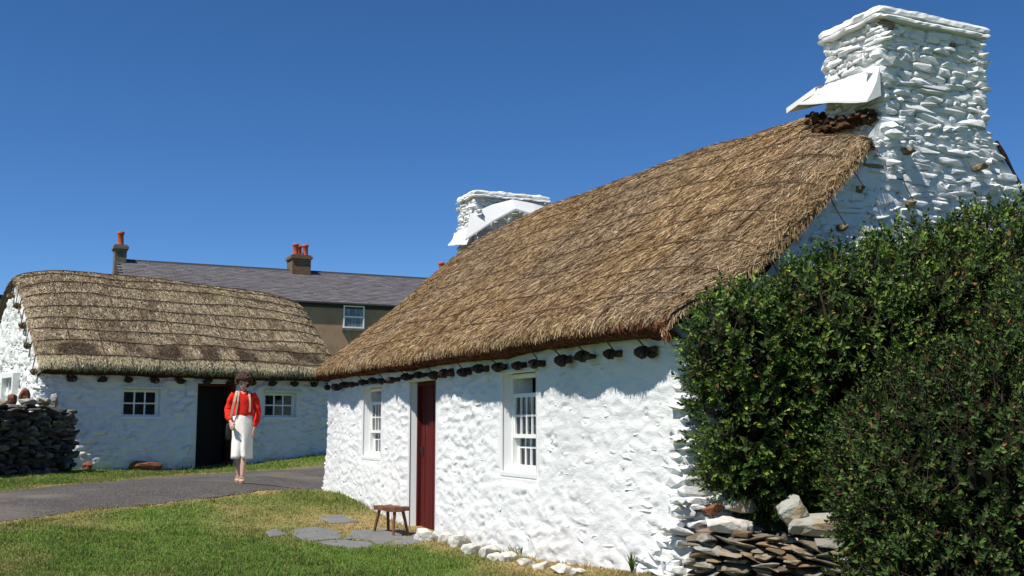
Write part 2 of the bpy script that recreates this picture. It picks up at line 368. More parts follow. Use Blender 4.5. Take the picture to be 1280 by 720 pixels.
class Thatch:
    def __init__(s, L, W, body, verge, x_end=(-.06, .06), k=0, ridge=None, fall=.85, nb=64, trim=None):
        s.L = L; s.W = W; s.k = k
        def resample(pr):
            pr = np.array(pr, float); full = np.concatenate([pr, np.stack([W-pr[::-1][1:, 0], pr[::-1][1:, 1]], -1)])
            t = np.concatenate([[0], np.cumsum(np.hypot(*np.diff(full, axis=0).T))]); 
            q = np.linspace(0, 1, nb)*t[-1]
            # light smoothing
            yy = np.interp(q, t, full[:, 0]); zz = np.interp(q, t, full[:, 1])
            for _ in range(3):
                yy[1:-1] = (yy[:-2]+2*yy[1:-1]+yy[2:])/4; zz[1:-1] = (zz[:-2]+2*zz[1:-1]+zz[2:])/4
            return np.stack([yy, zz], -1)
        s.B = resample(body); s.Vg = resample(verge); s.nb = nb
        d = [0, .01, .03, .07, .12, .18, .26, .35, .46, .6, .75]
        xs = [x_end[0]+q for q in d]+list(np.arange(x_end[0]+.85, L+x_end[1]-.84, .12))+[L+x_end[1]-q for q in d[::-1]]
        s.xs = np.array(xs); dd = np.minimum(s.xs-x_end[0], L+x_end[1]-s.xs)
        f = np.sqrt(np.clip(1-(1-np.clip(dd/fall, 0, 1))**2, 0, 1))
        G = s.Vg[None]*(1-f[:, None, None])+s.B[None]*f[:, None, None]
        P = np.zeros((len(xs), nb, 3)); P[..., 0] = s.xs[:, None]; P[..., 1:] = G
        if ridge is not None:
            up = np.interp(s.xs, *ridge); hgt = np.clip((G[..., 1]-G[..., 1].min())/(G[..., 1].max()-G[..., 1].min()), 0, 1)
            P[..., 2] += up[:, None]*hgt
        P[..., 2] += .06*(fbm(P[..., 0]*.7, P[..., 1]*.8, None, 3, k)-.5)
        P[..., 2] += .035*(fbm(P[..., 0]*4, P[..., 1]*3, None, 3, k+3)-.5)
        ev = sstep(9, 2, np.arange(nb))[None]*sstep(0, 1.5, np.arange(nb))[None]
        P[..., 1] -= ev*.17*(fbm(P[..., 0]*1.9, P[..., 0]*0, None, 4, k+4)-.5)
        if trim: 
            yy = P[..., 1]; m = sstep(trim[0], trim[0]+.25, yy)*sstep(trim[1], 0, (L+x_end[1]-P[..., 0]))
            P[..., 2] -= .42*m; P[..., 0] -= .30*m*sstep(.5, 0, L+x_end[1]-P[..., 0])
        s.P = P
    def at(s, a, b):
        a = np.clip(a, 0, len(s.xs)-1.001); b = np.clip(b, 0, s.nb-1.001)
        i = a.astype(int); j = b.astype(int); fa = (a-i)[..., None]; fb = (b-j)[..., None]
        P = s.P
        return (P[i, j]*(1-fa)+P[i+1, j]*fa)*(1-fb)+(P[i, j+1]*(1-fa)+P[i+1, j+1]*fa)*fb
    def ix(s, x): return np.interp(x, s.xs, np.arange(len(s.xs)))
    def frame(s, a, b):
        p = s.at(a, b); ta = s.at(a+.6, b)-s.at(a-.6, b); tb = s.at(a, b-.5)-s.at(a, b+.5)
        ta /= np.linalg.norm(ta, axis=-1, keepdims=True)+1e-9; tb /= np.linalg.norm(tb, axis=-1, keepdims=True)+1e-9
        n = np.cross(tb, ta); n /= np.linalg.norm(n, axis=-1, keepdims=True)+1e-9
        n *= np.sign(n[..., 2:3]+.25*np.where(p[..., 1:2] < s.W/2, -n[..., 1:2], n[..., 1:2])+1e-9)
        return p, ta, tb, n
    def build(s, root, palette, nstr, seed, slen=(.14,.30), colfun=None, wid=(.005,.009), backfrac=.12):
        # base shell, closed below by an inward lip at each verge
        na, nb = s.P.shape[:2]
        P = s.P; hh = np.clip((P[0][:, 2]-P[0][:, 2].min())/.35, 0, 1); lipL = P[0].copy(); lipL[:, 0] += .04; lipL[:, 2] -= .07*hh; lipR = P[-1].copy(); lipR[:, 0] -= .04; lipR[:, 2] -= .07*hh; l2 = lipL.copy(); l2[:, 0] += .3; r2 = lipR.copy(); r2[:, 0] -= .3
        V = np.concatenate([l2[None], lipL[None], P, lipR[None], r2[None]]); F = grid_faces(na+4, nb)
        rg = np.random.default_rng(seed)
        pal = np.array(palette)
        NB = nb
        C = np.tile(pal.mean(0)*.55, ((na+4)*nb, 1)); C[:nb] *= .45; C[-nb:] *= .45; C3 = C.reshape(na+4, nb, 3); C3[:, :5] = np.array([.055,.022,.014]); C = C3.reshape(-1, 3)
        Vs = [V.reshape(-1, 3)]; Fq = [F]; Cs = [C]
        me = npmesh('thatch_base', V.reshape(-1, 3), F, C, True)
        # straw
        half = (s.nb-1)/2
        n = nstr
        a = s.ix(rg.uniform(s.xs[0], s.xs[-1], n)); nfront = int(n*(1-backfrac))
        b = np.concatenate([rg.uniform(1.0, half+1, nfront), rg.uniform(half, s.nb-2, n-nfront)])
        edge = rg.random(n) < .05; b = np.where(edge & (b < half), rg.uniform(.6, 5., n), b)   # eave fringe
        ve = rg.random(n) < .04                                                       # verge fringe
        a = np.where(ve, np.where(rg.random(n) < .5, rg.uniform(0, 3, n), len(s.xs)-1-rg.uniform(0, 3, n)), a)
        p, ta, tb, nn = s.frame(a, b)
        back = b > half; tb = np.where(back[:, None], -tb, tb)
        ang = (rg.normal(0, .42, n)+.3*(fbm(p[:, 0]*4, p[:, 1]*4, None, 2, s.k+60)-.5))[:, None]; d = tb*np.cos(ang)+ta*np.sin(ang)
        sd = np.cross(nn, d); ln = rg.uniform(*slen, n)[:, None]*np.where(b < 6, .75, 1)[:, None]; w = rg.uniform(*wid, n)[:, None]
        lift = rg.uniform(-.004, .020, n)[:, None]; lift2 = lift+rg.uniform(-.012, .022, n)[:, None]
        rollv = rg.uniform(-.9, .9, n)[:, None]; sd = sd*np.cos(rollv)+nn*np.sin(rollv)
        p0 = p+nn*lift-d*ln*.5; p1 = p+nn*lift2+d*ln*.5
        # cut ends that stick out over each verge
        vf = rg.random(n) < .05; sgn_ = np.where(rg.random(n) < .5, -1, 1)
        av = np.where(sgn_ < 0, rg.uniform(0, 2.2, n), len(s.xs)-1.01-rg.uniform(0, 2.2, n)); bv = rg.uniform(2, s.nb-3, n)
        pv, tav, tbv, nv_ = s.frame(av, bv); tbv = np.where((bv > half)[:, None], -tbv, tbv)
        dv = np.stack([sgn_*rg.uniform(.15, .6, n), 0*av, -rg.uniform(.5, 1, n)], -1)+tbv*rg.uniform(.2, .9, n)[:, None]; dv /= np.linalg.norm(dv, axis=1, keepdims=True)
        lv = rg.uniform(.05, .15, n)[:, None]
        p0 = np.where(vf[:, None], pv-nv_*.01, p0); p1 = np.where(vf[:, None], pv+dv*lv, p1)
        sd = np.where(vf[:, None], np.cross(dv, nv_+.3), sd); p = np.where(vf[:, None], pv, p); b = np.where(vf, bv, b)
        cid = vn(p[:, 0]*11, p[:, 1]*9, p[:, 2]*9, s.k+8)
        pick = np.clip(cid*.55+rg.random(n)*.62-.08, 0, .999)*len(pal); ci = pick.astype(int)
        c = pal[ci]*rg.uniform(.5, 1.3, n)[:, None]*(np.array([.92,.89,.85]) if s.k == 40 else np.array([1.16,1.12,1.03]))
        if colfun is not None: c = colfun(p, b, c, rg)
        V2 = np.stack([p0-sd*w*.5, p0+sd*w*.5, p1+sd*w*.25, p1-sd*w*.25], 1).reshape(-1, 3)
        F2 = np.arange(4*n).reshape(-1, 4); C2 = np.repeat(c, 4, 0)
        nV = len(Vs[0])
        me = npmesh('thatch_roof', np.concatenate([Vs[0], V2]), [F, F2+nV], np.concatenate([C, C2]), False)
        o = link('roof', me, M['straw'], root)
        # smooth only the base shell
        sm = np.zeros(len(me.polygons), bool); sm[:len(F)] = True; me.polygons.foreach_set('use_smooth', sm)
        return o

def rope_mesh(pts, r=.011):
    return MB().tube(pts, r, 5)

def cottage_chimney(root, x0, x1, y0, y1, z0, z1, k, inner, capov=.035, tp=.04):
    """whitewashed rubble stack; inner = +1/-1 the x side that faces the roof"""
    P = perimeter(x1-x0, y1-y0, .05, .016, .016, .016, [])
    x, y, nx, ny, sd = P.T; x = x+x0; y = y+y0
    zr = np.arange(z0, z1+1e-6, .0145); s = np.concatenate([[0], np.cumsum(np.hypot(np.diff(x), np.diff(y)))])
    S = np.repeat(s[:, None], len(zr), 1)+7; Z = np.repeat(zr[None], len(x), 0)
    D, e, idv = stone_disp(S, Z, .012, k, 2.9, 11.5, .12); gap = LASTGAP; D = D-.022
    off = D+.034*(fbm(S*8, Z*14, None, 5, k+3)-.5)
    taperx = tp*(z1-Z)/(z1-z0)
    off = off+taperx-.02
    V = np.stack([x[:, None]+nx[:, None]*off, y[:, None]+ny[:, None]*off, Z], -1).reshape(-1, 3)
    w = np.array([.71,.71,.695]); g = np.array([.36,.30,.22])
    jf = (1-e)*sstep(.45, .65, vn(S*3, Z*6, None, k+30))*.8
    C = w*(1-.5*jf[..., None])+g*.5*jf[..., None]; C = C*(1-gap[..., None])+np.array([.10,.08,.06])*gap[..., None]
    st = link('chimney', npmesh('chimney', V, grid_faces(len(x), len(zr), 0, True), C.reshape(-1, 3), True), M['wash'], root)
    cz = lambda q: z1-.03
    facing('stone_facing', [((x0, y0, 0), (1, 0, 0), (0, -1, 0), x1-x0, z0, cz), ((x1, y0, 0), (0, 1, 0), (1, 0, 0), y1-y0, z0, cz), ((x1, y1, 0), (-1, 0, 0), (0, 1, 0), x1-x0, z0, cz), ((x0, y1, 0), (0, -1, 0), (-1, 0, 0), y1-y0, z0, cz)], k, st)
    # cap: two worn flagstone courses with a rough flaunching on top
    def slab(a, b, ya, yb, za, zb, seed, nz=3):
        n = 26; V = []; 
        per = []
        for i in range(n): per.append((a+(b-a)*i/n, ya))
        for i in range(n): per.append((b, ya+(yb-ya)*i/n))
        for i in range(n): per.append((b-(b-a)*i/n, yb))
        for i in range(n): per.append((a, yb-(yb-ya)*i/n))
        cx, cy = (a+b)/2, (ya+yb)/2; rings = []
        for sc, z in [(.90, za), (1, za+.008), (1.0, (za+zb)/2), (.97, zb-.012), (.86, zb), (.45, zb+.01), (.02, zb+.015)]:
            ring = []
            for (px, py) in per:
                q = noise.noise(Vector((px*14, py*14, z*30+seed)))*.034+noise.noise(Vector((px*3, py*3, seed)))*.02
                ring.append((cx+(px-cx)*(sc+q), cy+(py-cy)*(sc+q), z+noise.noise(Vector((px*5, py*5, seed+z)))*.022))
            rings.append(ring)
        return rings
    o = capov
    mb = MB(); mb.rings(slab(x0-o, x1+o, y0-o, y1+o, z1-.01, z1+.045, 3)); 
    mb.rings(slab(x0-.02, x1+.02, y0-.02, y1+.02, z1+.04, z1+.12, 9))
    for q in range(16):
        fx, fy = random.random(), random.random()
        bm = hull_bm((.22, .14, .06), 500+q+k, 12)
        mtx = Matrix.Translation((x0+.1+(x1-x0-.2)*fx, y0+.1+(y1-y0-.2)*fy, z1+.12)) @ Matrix.Rotation(q*1.3, 4, 'Z')
        vs = [mtx @ v.co for v in bm.verts]; bm.verts.index_update()
        mb.add(vs, [[v.index for v in f.verts] for f in bm.faces]); bm.free()
    mb.build('cap', M['wash_plain'], st)
    return st

def facing(name, faces, seed, parent, skip=None, hts=(.030, .095), wds=(.10, .42), proud=-.004, tilt=.06, bare=.012):
    """limewashed flat stones laid in rough courses over one or more vertical faces.
    faces: (origin, along, normal, length, z0, ztop function of s)"""
    rr = random.Random(seed); V = []; F = []; Cc = []; k = seed*1000
    for (o, al, nr, L, z0, zt) in faces:
        o = Vector(o); al = Vector(al); nr = Vector(nr); z = z0; R3 = Matrix((al, nr, Vector((0, 0, 1)))).transposed().to_4x4()
        zmax = max(zt(q*L/20) for q in range(21))
        while z < zmax:
            h = rr.uniform(*hts); s_ = -rr.uniform(0, .15)
            while s_ < L:
                w = rr.uniform(*wds)*(.6 if h < .06 else 1); c_ = s_+w/2; lim = zt(min(max(c_, 0), L))
                if c_ > L-.03 or c_ < .03: w = min(w, .22); c_ = min(max(c_, w*.5), L-w*.5)
                zz = z+rr.uniform(-.018, .018)
                if zz+h*.5 < lim and not (skip and skip(c_, zz, w, h)):
                    parts_ = [(zz, h)] if h < .085 or rr.random() < .6 else [(zz, h*.5), (zz+h*.52, h*.48)]
                    for (za, hh) in parts_:
                        bm = hull_bm((w*1.08, .13, hh*1.18), k, 22, bevel=.035); k += 1; bm.verts.index_update()
                        M_ = Matrix.Translation(o+al*c_+nr*(-.049+(proud(za) if callable(proud) else proud)+rr.uniform(-.011, .011))+Vector((0, 0, za+hh/2))) @ R3 @ Matrix.Rotation(rr.gauss(0, tilt), 4, 'Y') @ Matrix.Rotation(rr.gauss(0, .06), 4, 'Z') @ Matrix.Rotation(rr.gauss(0, .11), 4, 'X')
                        q = len(V); V.extend([tuple(M_ @ v.co) for v in bm.verts])
                        cc = (.24, .18, .12) if rr.random() < bare and w < .26 else (lambda g_: (.71*g_, .71*g_, .695*g_))(rr.uniform(.92, 1.02)); Cc.extend([cc]*len(bm.verts))
                        for f in bm.faces:
                            ids = [q+v.index for v in f.verts]
                            for i in range(1, len(ids)-1): F.append((ids[0], ids[i], ids[i+1]))
                        bm.free()
                s_ = max(c_+w/2, s_+.05)*1.0-.004
            z += h*.93
    me = npmesh(name, V, np.array(F), np.array(Cc), False)
    if parent.type == 'MESH':            # the stones belong to the wall's own surface
        bm = bmesh.new(); bm.from_mesh(parent.data); bm.from_mesh(me); bm.to_mesh(parent.data); bm.free(); bpy.data.meshes.remove(me); return parent
    return link(name, me, M['wash'], parent)
def skirt(poly_top, poly_bot, th=.035):
    """sheet between two polylines, thickened downward"""
    mb = MB(); n = len(poly_top)
    T = [Vector(p) for p in poly_top]; B = [Vector(p) for p in poly_bot]
    dn = Vector((0, 0, -th))
    vs = T+B+[p+dn for p in T]+[p+dn for p in B]; f = []
    for i in range(n-1):
        f.append((i, n+i, n+i+1, i+1)); f.append((2*n+i, 2*n+i+1, 3*n+i+1, 3*n+i))
        f.append((n+i, 3*n+i, 3*n+i+1, n+i+1))
    f.append((0, 2*n, 3*n, n)); f.append((n-1, 2*n-1, 4*n-1, 3*n-1))
    return mb.add(vs, f)

def peg(root, loc, direction, mt, seed, size=.12, length=.2, rope=True, name='roof_peg'):
    """stone stub that sticks out of the wall, with the straw rope wound about it"""
    d = Vector(direction).normalized(); bm = hull_bm((size, length+.12, size*.85), seed, 14)
    if size > .09 and mt is M['peg']:
        for q in range(2):
            b2 = hull_bm((size*.8, length*.55, size*.6), seed*3+q, 12); rq = random.Random(seed+q)
            b2.transform(Matrix.Translation((size*rq.uniform(-.65, .65), length*rq.uniform(-.1, .35), size*rq.uniform(-.3, .35))) @ Matrix.Rotation(rq.uniform(-.9, .9), 4, 'Z'))
            t2 = bpy.data.meshes.new('t'); b2.to_mesh(t2); b2.free(); bm.from_mesh(t2); bpy.data.meshes.remove(t2)
    M3 = d.to_track_quat('Y', 'Z').to_matrix().to_4x4(); M3 = Matrix.Translation(Vector(loc)+d*(length/2-.06)) @ M3
    me = bpy.data.meshes.new(name); bm.transform(M3); bm.to_mesh(me); bm.free()
    o = link(name, me, mt, root)
    if rope:
        mb = MB(); c = Vector(loc)+d*(length*.55); u = d.cross(Vector((0,0,1))).normalized(); w = u.cross(d)
        for t in range(2):
            cc = c+d*(t*.035-.02)
            pts = [cc+(u*math.cos(a)*size*.46+w*math.sin(a)*size*.40)+d*.02*math.sin(a*2+t) for a in np.linspace(0, 2*math.pi, 11)]
            mb.tube(pts, .015, 5, False)
        mb.build('rope_knot', M['peg'] if mt is M['peg'] else M['rope'], o)
    return o

def sash(root, x0, x1, z0, z1, y, cols, rows, name='sash', fr=.04, bar=.02, gl=True):
    """one glazed sash: frame with bars, one pane sheet"""
    mb = MB(); t = .035
    mb.box((x0, y, z0), (x0+fr, y+t, z1)); mb.box((x1-fr, y, z0), (x1, y+t, z1))
    mb.box((x0+fr, y+.001, z0), (x1-fr, y+t-.001, z0+fr)); mb.box((x0+fr, y+.001, z1-fr), (x1-fr, y+t-.001, z1))
    for i in range(1, cols):
        c = x0+fr+(x1-x0-2*fr)*i/cols; mb.box((c-bar/2, y+.004, z0+fr), (c+bar/2, y+t-.004, z1-fr))
    for j in range(1, rows):
        c = z0+fr+(z1-z0-2*fr)*j/rows
        for i in range(cols):
            a = x0+fr+(x1-x0-2*fr)*i/cols+(bar/2 if i else 0); b = x0+fr+(x1-x0-2*fr)*(i+1)/cols-(bar/2 if i < cols-1 else 0)
            mb.box((a, y+.006, c-bar/2), (b, y+t-.006, c+bar/2))
    o = mb.build(name, M['paint'], root)
    if gl: MB().add([(x0+fr*.5, y+.02, z0+fr*.5), (x1-fr*.5, y+.02, z0+fr*.5), (x1-fr*.5, y+.02, z1-fr*.5), (x0+fr*.5, y+.02, z1-fr*.5)], [(0,1,2,3)]).build('pane', M['glass'], o)
    return o
def frame_box(root, x0, x1, z0, z1, y, t, dep, m, name='frame', sill=True):
    mb = MB()
    mb.box((x0, y, z0), (x0+t, y+dep, z1)); mb.box((x1-t, y, z0), (x1, y+dep, z1)); mb.box((x0+t, y+.002, z1-t), (x1-t, y+dep-.002, z1))
    mb.box((x0+t, y+.002, z0), (x1-t, y+dep-.002, z0+t*.6))
    return mb.build(name, m, root, bevel=0)

# ================================================================== NEAR COTTAGE
aN = R(24.5); uN = Vector((-math.sin(aN), math.cos(aN), 0)); vN = Vector((math.cos(aN), math.sin(aN), 0))
ON = Vector((1.27, 8.3, 0)); LN = 10.4; WN = 5.7
orgN = ON+uN*LN
rzN = math.atan2(-uN.y, -uN.x)
near = empty('thatched_cottage', orgN, rzN, label='long whitewashed thatched cottage with dark red door and big stone chimney beside the hedge', cat='cottage')
def nw(x, y, z): return orgN-uN*x+vN*y+Vector((0, 0, z))
opN = [(LN-3.30, LN-2.48, .84, 1.84, .30), (LN-8.32, LN-7.45, .86, 1.84, .30), (LN-6.24, LN-5.27, -.02, 1.86, .34)]
_gy = [0, .46, .9, 1.59, 2.0, 2.2, 2.85, 3.5, 3.62, 3.81, 4.11, 4.8, 5.24, 5.7]; _gzv = [2.08, 2.30, 2.57, 3.24, 3.80, 4.02, 4.1, 4.0, 3.84, 3.58, 3.22, 2.60, 2.28, 2.08]
gN = lambda y: np.interp(y, _gy, _gzv)
V, F, C = wall_mesh(LN, WN, opN, 2.08, gN, {0: .0065, 1: .012, 2: .01, 3: .03}, 3, (.06, .02, .02), ds=.022, dsg=.03, zb=-.3, dz=.020, zlo=.08)
wallN = link('wall', npmesh('wall', V, F, C, True), M['wash'], near)
Vr, Fr_ = reveals(opN, 0)
def split_reveals(Vr, root):
    for i in range(0, len(Vr), 8): MB().add(Vr[i:i+8], Fr_[:4]).build('reveal', M['wash_plain'], root)
split_reveals(Vr, near)
facing('stone_facing', [((LN, .045, 0), (0, 1, 0), (1, 0, 0), 5.6, .0, lambda q: float(gN(q))-.05)], 77, wallN, proud=.02, tilt=.10)
def skip_open(ops, m=.05, keep=.8, rs=None):
    r2 = random.Random(5)
    return lambda c, z, w, h: any(c+w*.55 > a-m and c-w*.55 < b+m and z+h > z0-m-.03 and z < z1+m+.03 for (a, b, z0, z1, d) in ops) or r2.random() > keep
facing('stone_relief', [((0, 0, 0), (1, 0, 0), (0, -1, 0), LN, .0, lambda q: 2.02)], 78, wallN, skip_open(opN, .07, .8), proud=lambda z: -.020+.06*float(sstep(1.5, -.1, z-.08)), tilt=.10, hts=(.05, .12), wds=(.10, .36), bare=0)
# dim interior behind the glass
MB().add([(.4, 2.2, .2), (LN-.4, 2.2, .2), (LN-.4, 2.2, 2.1), (.4, 2.2, 2.1)], [(0,1,2,3)]).build('inner_wall', M['room'], near)
def sash_window(op):
    x0, x1, z0, z1, dep = op
    wd = empty('window', ((x0+x1)/2, 0, z0)); wd.parent = near; wd.location = (0, 0, 0)
    yy = .095
    f = frame_box(wd, x0, x1, z0, z1, yy, .045, .11, M['paint'])
    h = z1-z0
    sash(wd, x0+.045, x1-.045, z0+h*.345, z0+h*.80, yy+.012, 5, 2, 'lower_hung_sash')        # top sash let down a little
    sash(wd, x0+.045, x1-.045, z0+.03, z0+h*.47, yy+.062, 5, 2, 'bottom_sash')
    MB().box((x0-.02, -.022, z0-.045), (x1+.02, yy+.02, z0+.004)).build('sill', M['wash_plain'], wd, bevel=.008)
    # net curtain gathered behind the bottom half
    n = 60; vs = []
    for i in range(n+1):
        x = x0+.05+(x1-x0-.1)*i/n; y = yy+.16+.015*math.sin(i*1.9)+.008*math.sin(i*.7)
        gap = 1
        vs += [(x, y, z0+.03), (x, y, z0+h*(.50+.02*math.sin(i*.3)))]
    MB().add(vs, [(2*i, 2*i+2, 2*i+3, 2*i+1) for i in range(n) if i % 9 not in (3, 4, 5)]).build('curtain', M['curtain'], wd)
    return wd
for op in opN[:2]: sash_window(op)
# raised painted surround below and beside each window
for i, (x0, x1, z0, z1, dep) in enumerate(opN[:2]):
    MB().box((x0-.08, -.022, z0-.24), (x1+.05, -.005, z0-.046)).build('sill_apron', M['wash_plain'], near, bevel=.015)
    MB().box((x0-.03, -.045, z1), (x1+.03, .0, z1+.045)).build('lintel', M['cream'], near, bevel=.01)
x0, x1, z0, z1, dep = opN[2]
MB().box((x0-.02, -.04, z1+.001), (x1+.02, .05, z1+.05)).build('lintel', M['cream'], near, bevel=.01)
door = empty('door', (0, 0, 0)); door.parent = near
mb = MB(); n = 6
for i in range(n):
    a = x0+.05+(x1-x0-.1)*i/n; b = a+(x1-x0-.1)/n-.008
    mb.box((a, .14+.004*(i % 2), .03), (b, .18, z1-.05))
mb.build('leaf', M['redpaint'], door, bevel=.004)
mb = MB(); mb.box((x0, .09, .0), (x0+.05, .19, z1)); mb.box((x1-.05, .09, .0), (x1, .19, z1)); mb.box((x0+.05, .092, z1-.05), (x1-.05, .188, z1)); mb.build('frame', M['redpaint'], door, bevel=.005)
MB().box((x0-.05, -.12, -.10), (x1+.05, .19, .012)).build('doorstep', M['greyrock'], door, bevel=.012)
mb = MB(); mb.box((x0+.12, .125, .93), (x0+.15, .141, 1.05)); mb.tube([(x0+.135,.13,.96),(x0+.135,.10,.97),(x0+.135,.10,1.02),(x0+.135,.13,1.03)], .006); mb.build('handle', M['lead'], door)
# thatch
body = [(.05,2.03),(-.20,2.00),(-.34,2.01),(-.385,2.06),(-.345,2.13),(-.2,2.24),(.0,2.40),(.46,2.76),(.9,3.10),(1.59,3.68),(2.1,4.10),(2.45,4.36),(2.7,4.46),(2.85,4.48)]
verge = [(.05,1.99),(-.12,1.98),(-.22,2.03),(-.24,2.1),(-.17,2.19),(.05,2.27),(.46,2.46),(.9,2.74),(1.59,3.38),(2.0,3.85),(2.3,4.05),(2.6,4.15),(2.85,4.18)]
TN = Thatch(LN, WN, body, verge, (-.08, .07), 40, ([0, 1.0, 3, 7, 9.4, 10.4], [.06, .17, .21, .14, -.02, -.10]), .95, trim=(1.98, 1.1))
pal_n = [(.10,.055,.026),(.19,.115,.055),(.30,.20,.10),(.40,.28,.155),(.52,.40,.25),(.24,.155,.08),(.36,.26,.16)]
def colN(p, b, c, rg):
    w = vn(p[:,0]*1.1, p[:,1]*1.3, None, 77); c = c*(.84+.32*w)[:, None]
    g = sstep(.55, .8, vn(p[:,0]*.8+9, p[:,1]*.9, None, 78))[:, None]*.22
    lum = c.mean(1, keepdims=True); c = c*(1-g)+lum*np.array([1.15, 1.0, .84])*g
    red = (b < 3.2)[:, None]; c = np.where(red, c*np.array([.75,.42,.34])*.6, c)       # darker, redder under-edge
    return c
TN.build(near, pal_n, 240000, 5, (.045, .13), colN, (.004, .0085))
nmid = (TN.nb-1)/2
# straw ropes along the roof and over it
for j, b in enumerate([6.6, 9.5, 12.6, 15.7, 18.8, 21.8, 24.6, 27.2, 29.6]):
    xs_ = np.linspace(TN.xs[0]+.02, TN.xs[-1]-.0, 110)
    aa = TN.ix(xs_); p, ta, tb, nn = TN.frame(aa, np.full(110, b)+.14*np.sin(xs_*2.1+j)+.2*(vn(xs_*1.3, xs_*0+j, None, 5)-.5))
    pts = p+nn*.026; pts = [tuple(q) for q in pts]
    y_e, z_e = pts[-1][1], pts[-1][2]
    pk = (LN+.10, y_e+.13+.05*math.sin(j*2.3), z_e-.22-.05*math.cos(j*1.7))
    pts += [(LN+.075, y_e+.03, z_e-.08)]+([((LN+.08), (y_e+pk[1])/2+.02, (z_e+pk[2])/2-.05), pk] if j in (2, 4, 5, 7) else [])
    MB().tube(pts, .0055, 5).build('straw_rope', M['rope'], near)
    peg(near, (LN+.0, pk[1]+.01, pk[2]-.02), (1, .1, -.05), M['pegstone'], 100+j, .085+.02*math.sin(j*3.1), .12, rope=False) if j in (2, 4, 5, 7) else None
for j, (gy_, gz_) in enumerate([(2.42, 3.72), (3.27, 3.66)]):
    peg(near, (LN, gy_, gz_), (1, 0, 0), M['pegstone'], 140+j, .11, .16, rope=False)
pegx = [LN-.32-.485*i for i in range(21)]
for i, px_ in enumerate(pegx):
    bs = np.linspace(2.2, TN.nb-3.2, 60)
    if i % 2 == 0 or i < 4:
        p, ta, tb, nn = TN.frame(TN.ix(np.full(60, px_))+.10*np.sin(bs*.6+i), bs)
        pts = [(px_, -.10, 1.95)]+[tuple(q) for q in (p+nn*.020)]
        MB().tube(pts, .0065, 5).build('cross_rope', M['rope'], near)
    jx = random.uniform(-.06, .06)
    peg(near, (px_+jx, -.02, 1.915+random.uniform(-.015, .02)), (random.uniform(-.25, .25), -1, random.uniform(-.15, .0)), M['peg'], 200+i, random.uniform(.080, .118), random.uniform(.14, .20))
# chimneys
chN = cottage_chimney(near, LN-.74, LN+.015, 2.2, 3.5, 3.45, 4.93, 60, -1, tp=.0)
def wedge(top, bot):
    """solid mortar flare: top edge on the wall, outer lower edge, closed underneath"""
    mb = MB(); n = 14; R_ = []
    T0, T1 = Vector(top[0]), Vector(top[1]); B0, B1 = Vector(bot[0]), Vector(bot[1])
    for i in range(n):
        t = i/(n-1); a = T0.lerp(T1, t); b = B0.lerp(B1, t); w0 = Vector((a.x, a.y, b.z+.06)) if True else a
        w0 = a.copy(); w0.z = b.z+.05
        m1 = a.lerp(b, .30)-Vector((0, 0, .05)); m2 = a.lerp(b, .68)-Vector((0, 0, .04)); j = noise.noise(Vector((t*6, a.z, 3)))*.014; b = b+Vector((0, noise.noise(Vector((t*3, 2, 3)))*.02, noise.noise(Vector((t*3, 5, 1)))*.010)); a = a+Vector((0, 0, noise.noise(Vector((t*6, 9, 1)))*.03))
        R_.append([a, m1+Vector((0, 0, j)), m2-Vector((0, 0, j)), b, b-Vector((0, 0, .022)), w0])
    return mb.rings(R_)
wedge([(LN-.80, 2.15, 4.50), (LN+.04, 2.15, 4.46)], [(LN-.84, 1.96, 4.35), (LN+.03, 2.0, 4.14)]).build('drip_slab', M['wash_plain'], chN)
T = [(LN-.77, 2.12, 4.50), (LN-.77, 2.85, 4.74), (LN-.77, 3.53, 4.52)]; B = [(LN-.97, 1.93, 4.325), (LN-.97, 2.85, 4.62), (LN-.97, 3.77, 4.36)]
skirt(T, B, .05).build('drip_slab', M['wash_plain'], chN)
chF = cottage_chimney(near, -.02, .74, 2.30, 3.72, 3.3, 5.20, 90, 1)
wedge([(-.03, 2.24, 4.68), (.78, 2.24, 4.68)], [(-.03, 2.12, 4.46), (.90, 2.10, 4.34)]).build('drip_slab', M['wash_plain'], chF)
skirt([(.79, 2.20, 4.86), (.79, 2.6, 5.06), (.79, 3.0, 5.19), (.79, 3.4, 5.15), (.79, 3.75, 5.09)], [(.92, 2.06, 4.40), (.90, 2.6, 4.78), (.90, 3.0, 5.01), (.90, 3.4, 4.93), (.90, 3.9, 4.76)], .03).build('drip_slab', M['wash_plain'], chF)
# dark weathered turf packed round the chimney foot
mb = MB(); mb2 = MB()
for q in range(170):
    t = random.random(); 
    if q < 100: loc = (LN-.80-random.random()*.16, 2.15+1.3*t, 4.20+random.uniform(-.02, .10))
    else: loc = (LN-.78+.75*t, 2.10+random.uniform(-.04, .08), 4.08-.06*t+random.uniform(-.04, .06))
    bm = hull_bm((.095, .075, .06), 900+q, 10, bevel=0); bm.verts.index_update(); mt_ = Matrix.Translation(loc) @ Matrix.Rotation(q, 4, 'Z')
    (mb if q < 100 else mb2).add([mt_ @ v.co for v in bm.verts], [[v.index for v in f.verts] for f in bm.faces]); bm.free()
mb.build('turf_packing', M['turfp'], near); mb2.build('turf_packing', M['turfp'], near)
# slate edging on the right shoulder of the gable
mb = MB()
vp = [(LN+.01, yq, float(gN(yq))+.012+.02*math.sin(yq*9)) for yq in np.linspace(3.56, 5.6, 22)]
mb.tube(vp, [.017+.006*math.sin(i*2.1) for i in range(22)], 6)
mb.build('verge_edge', M['peg'], near)

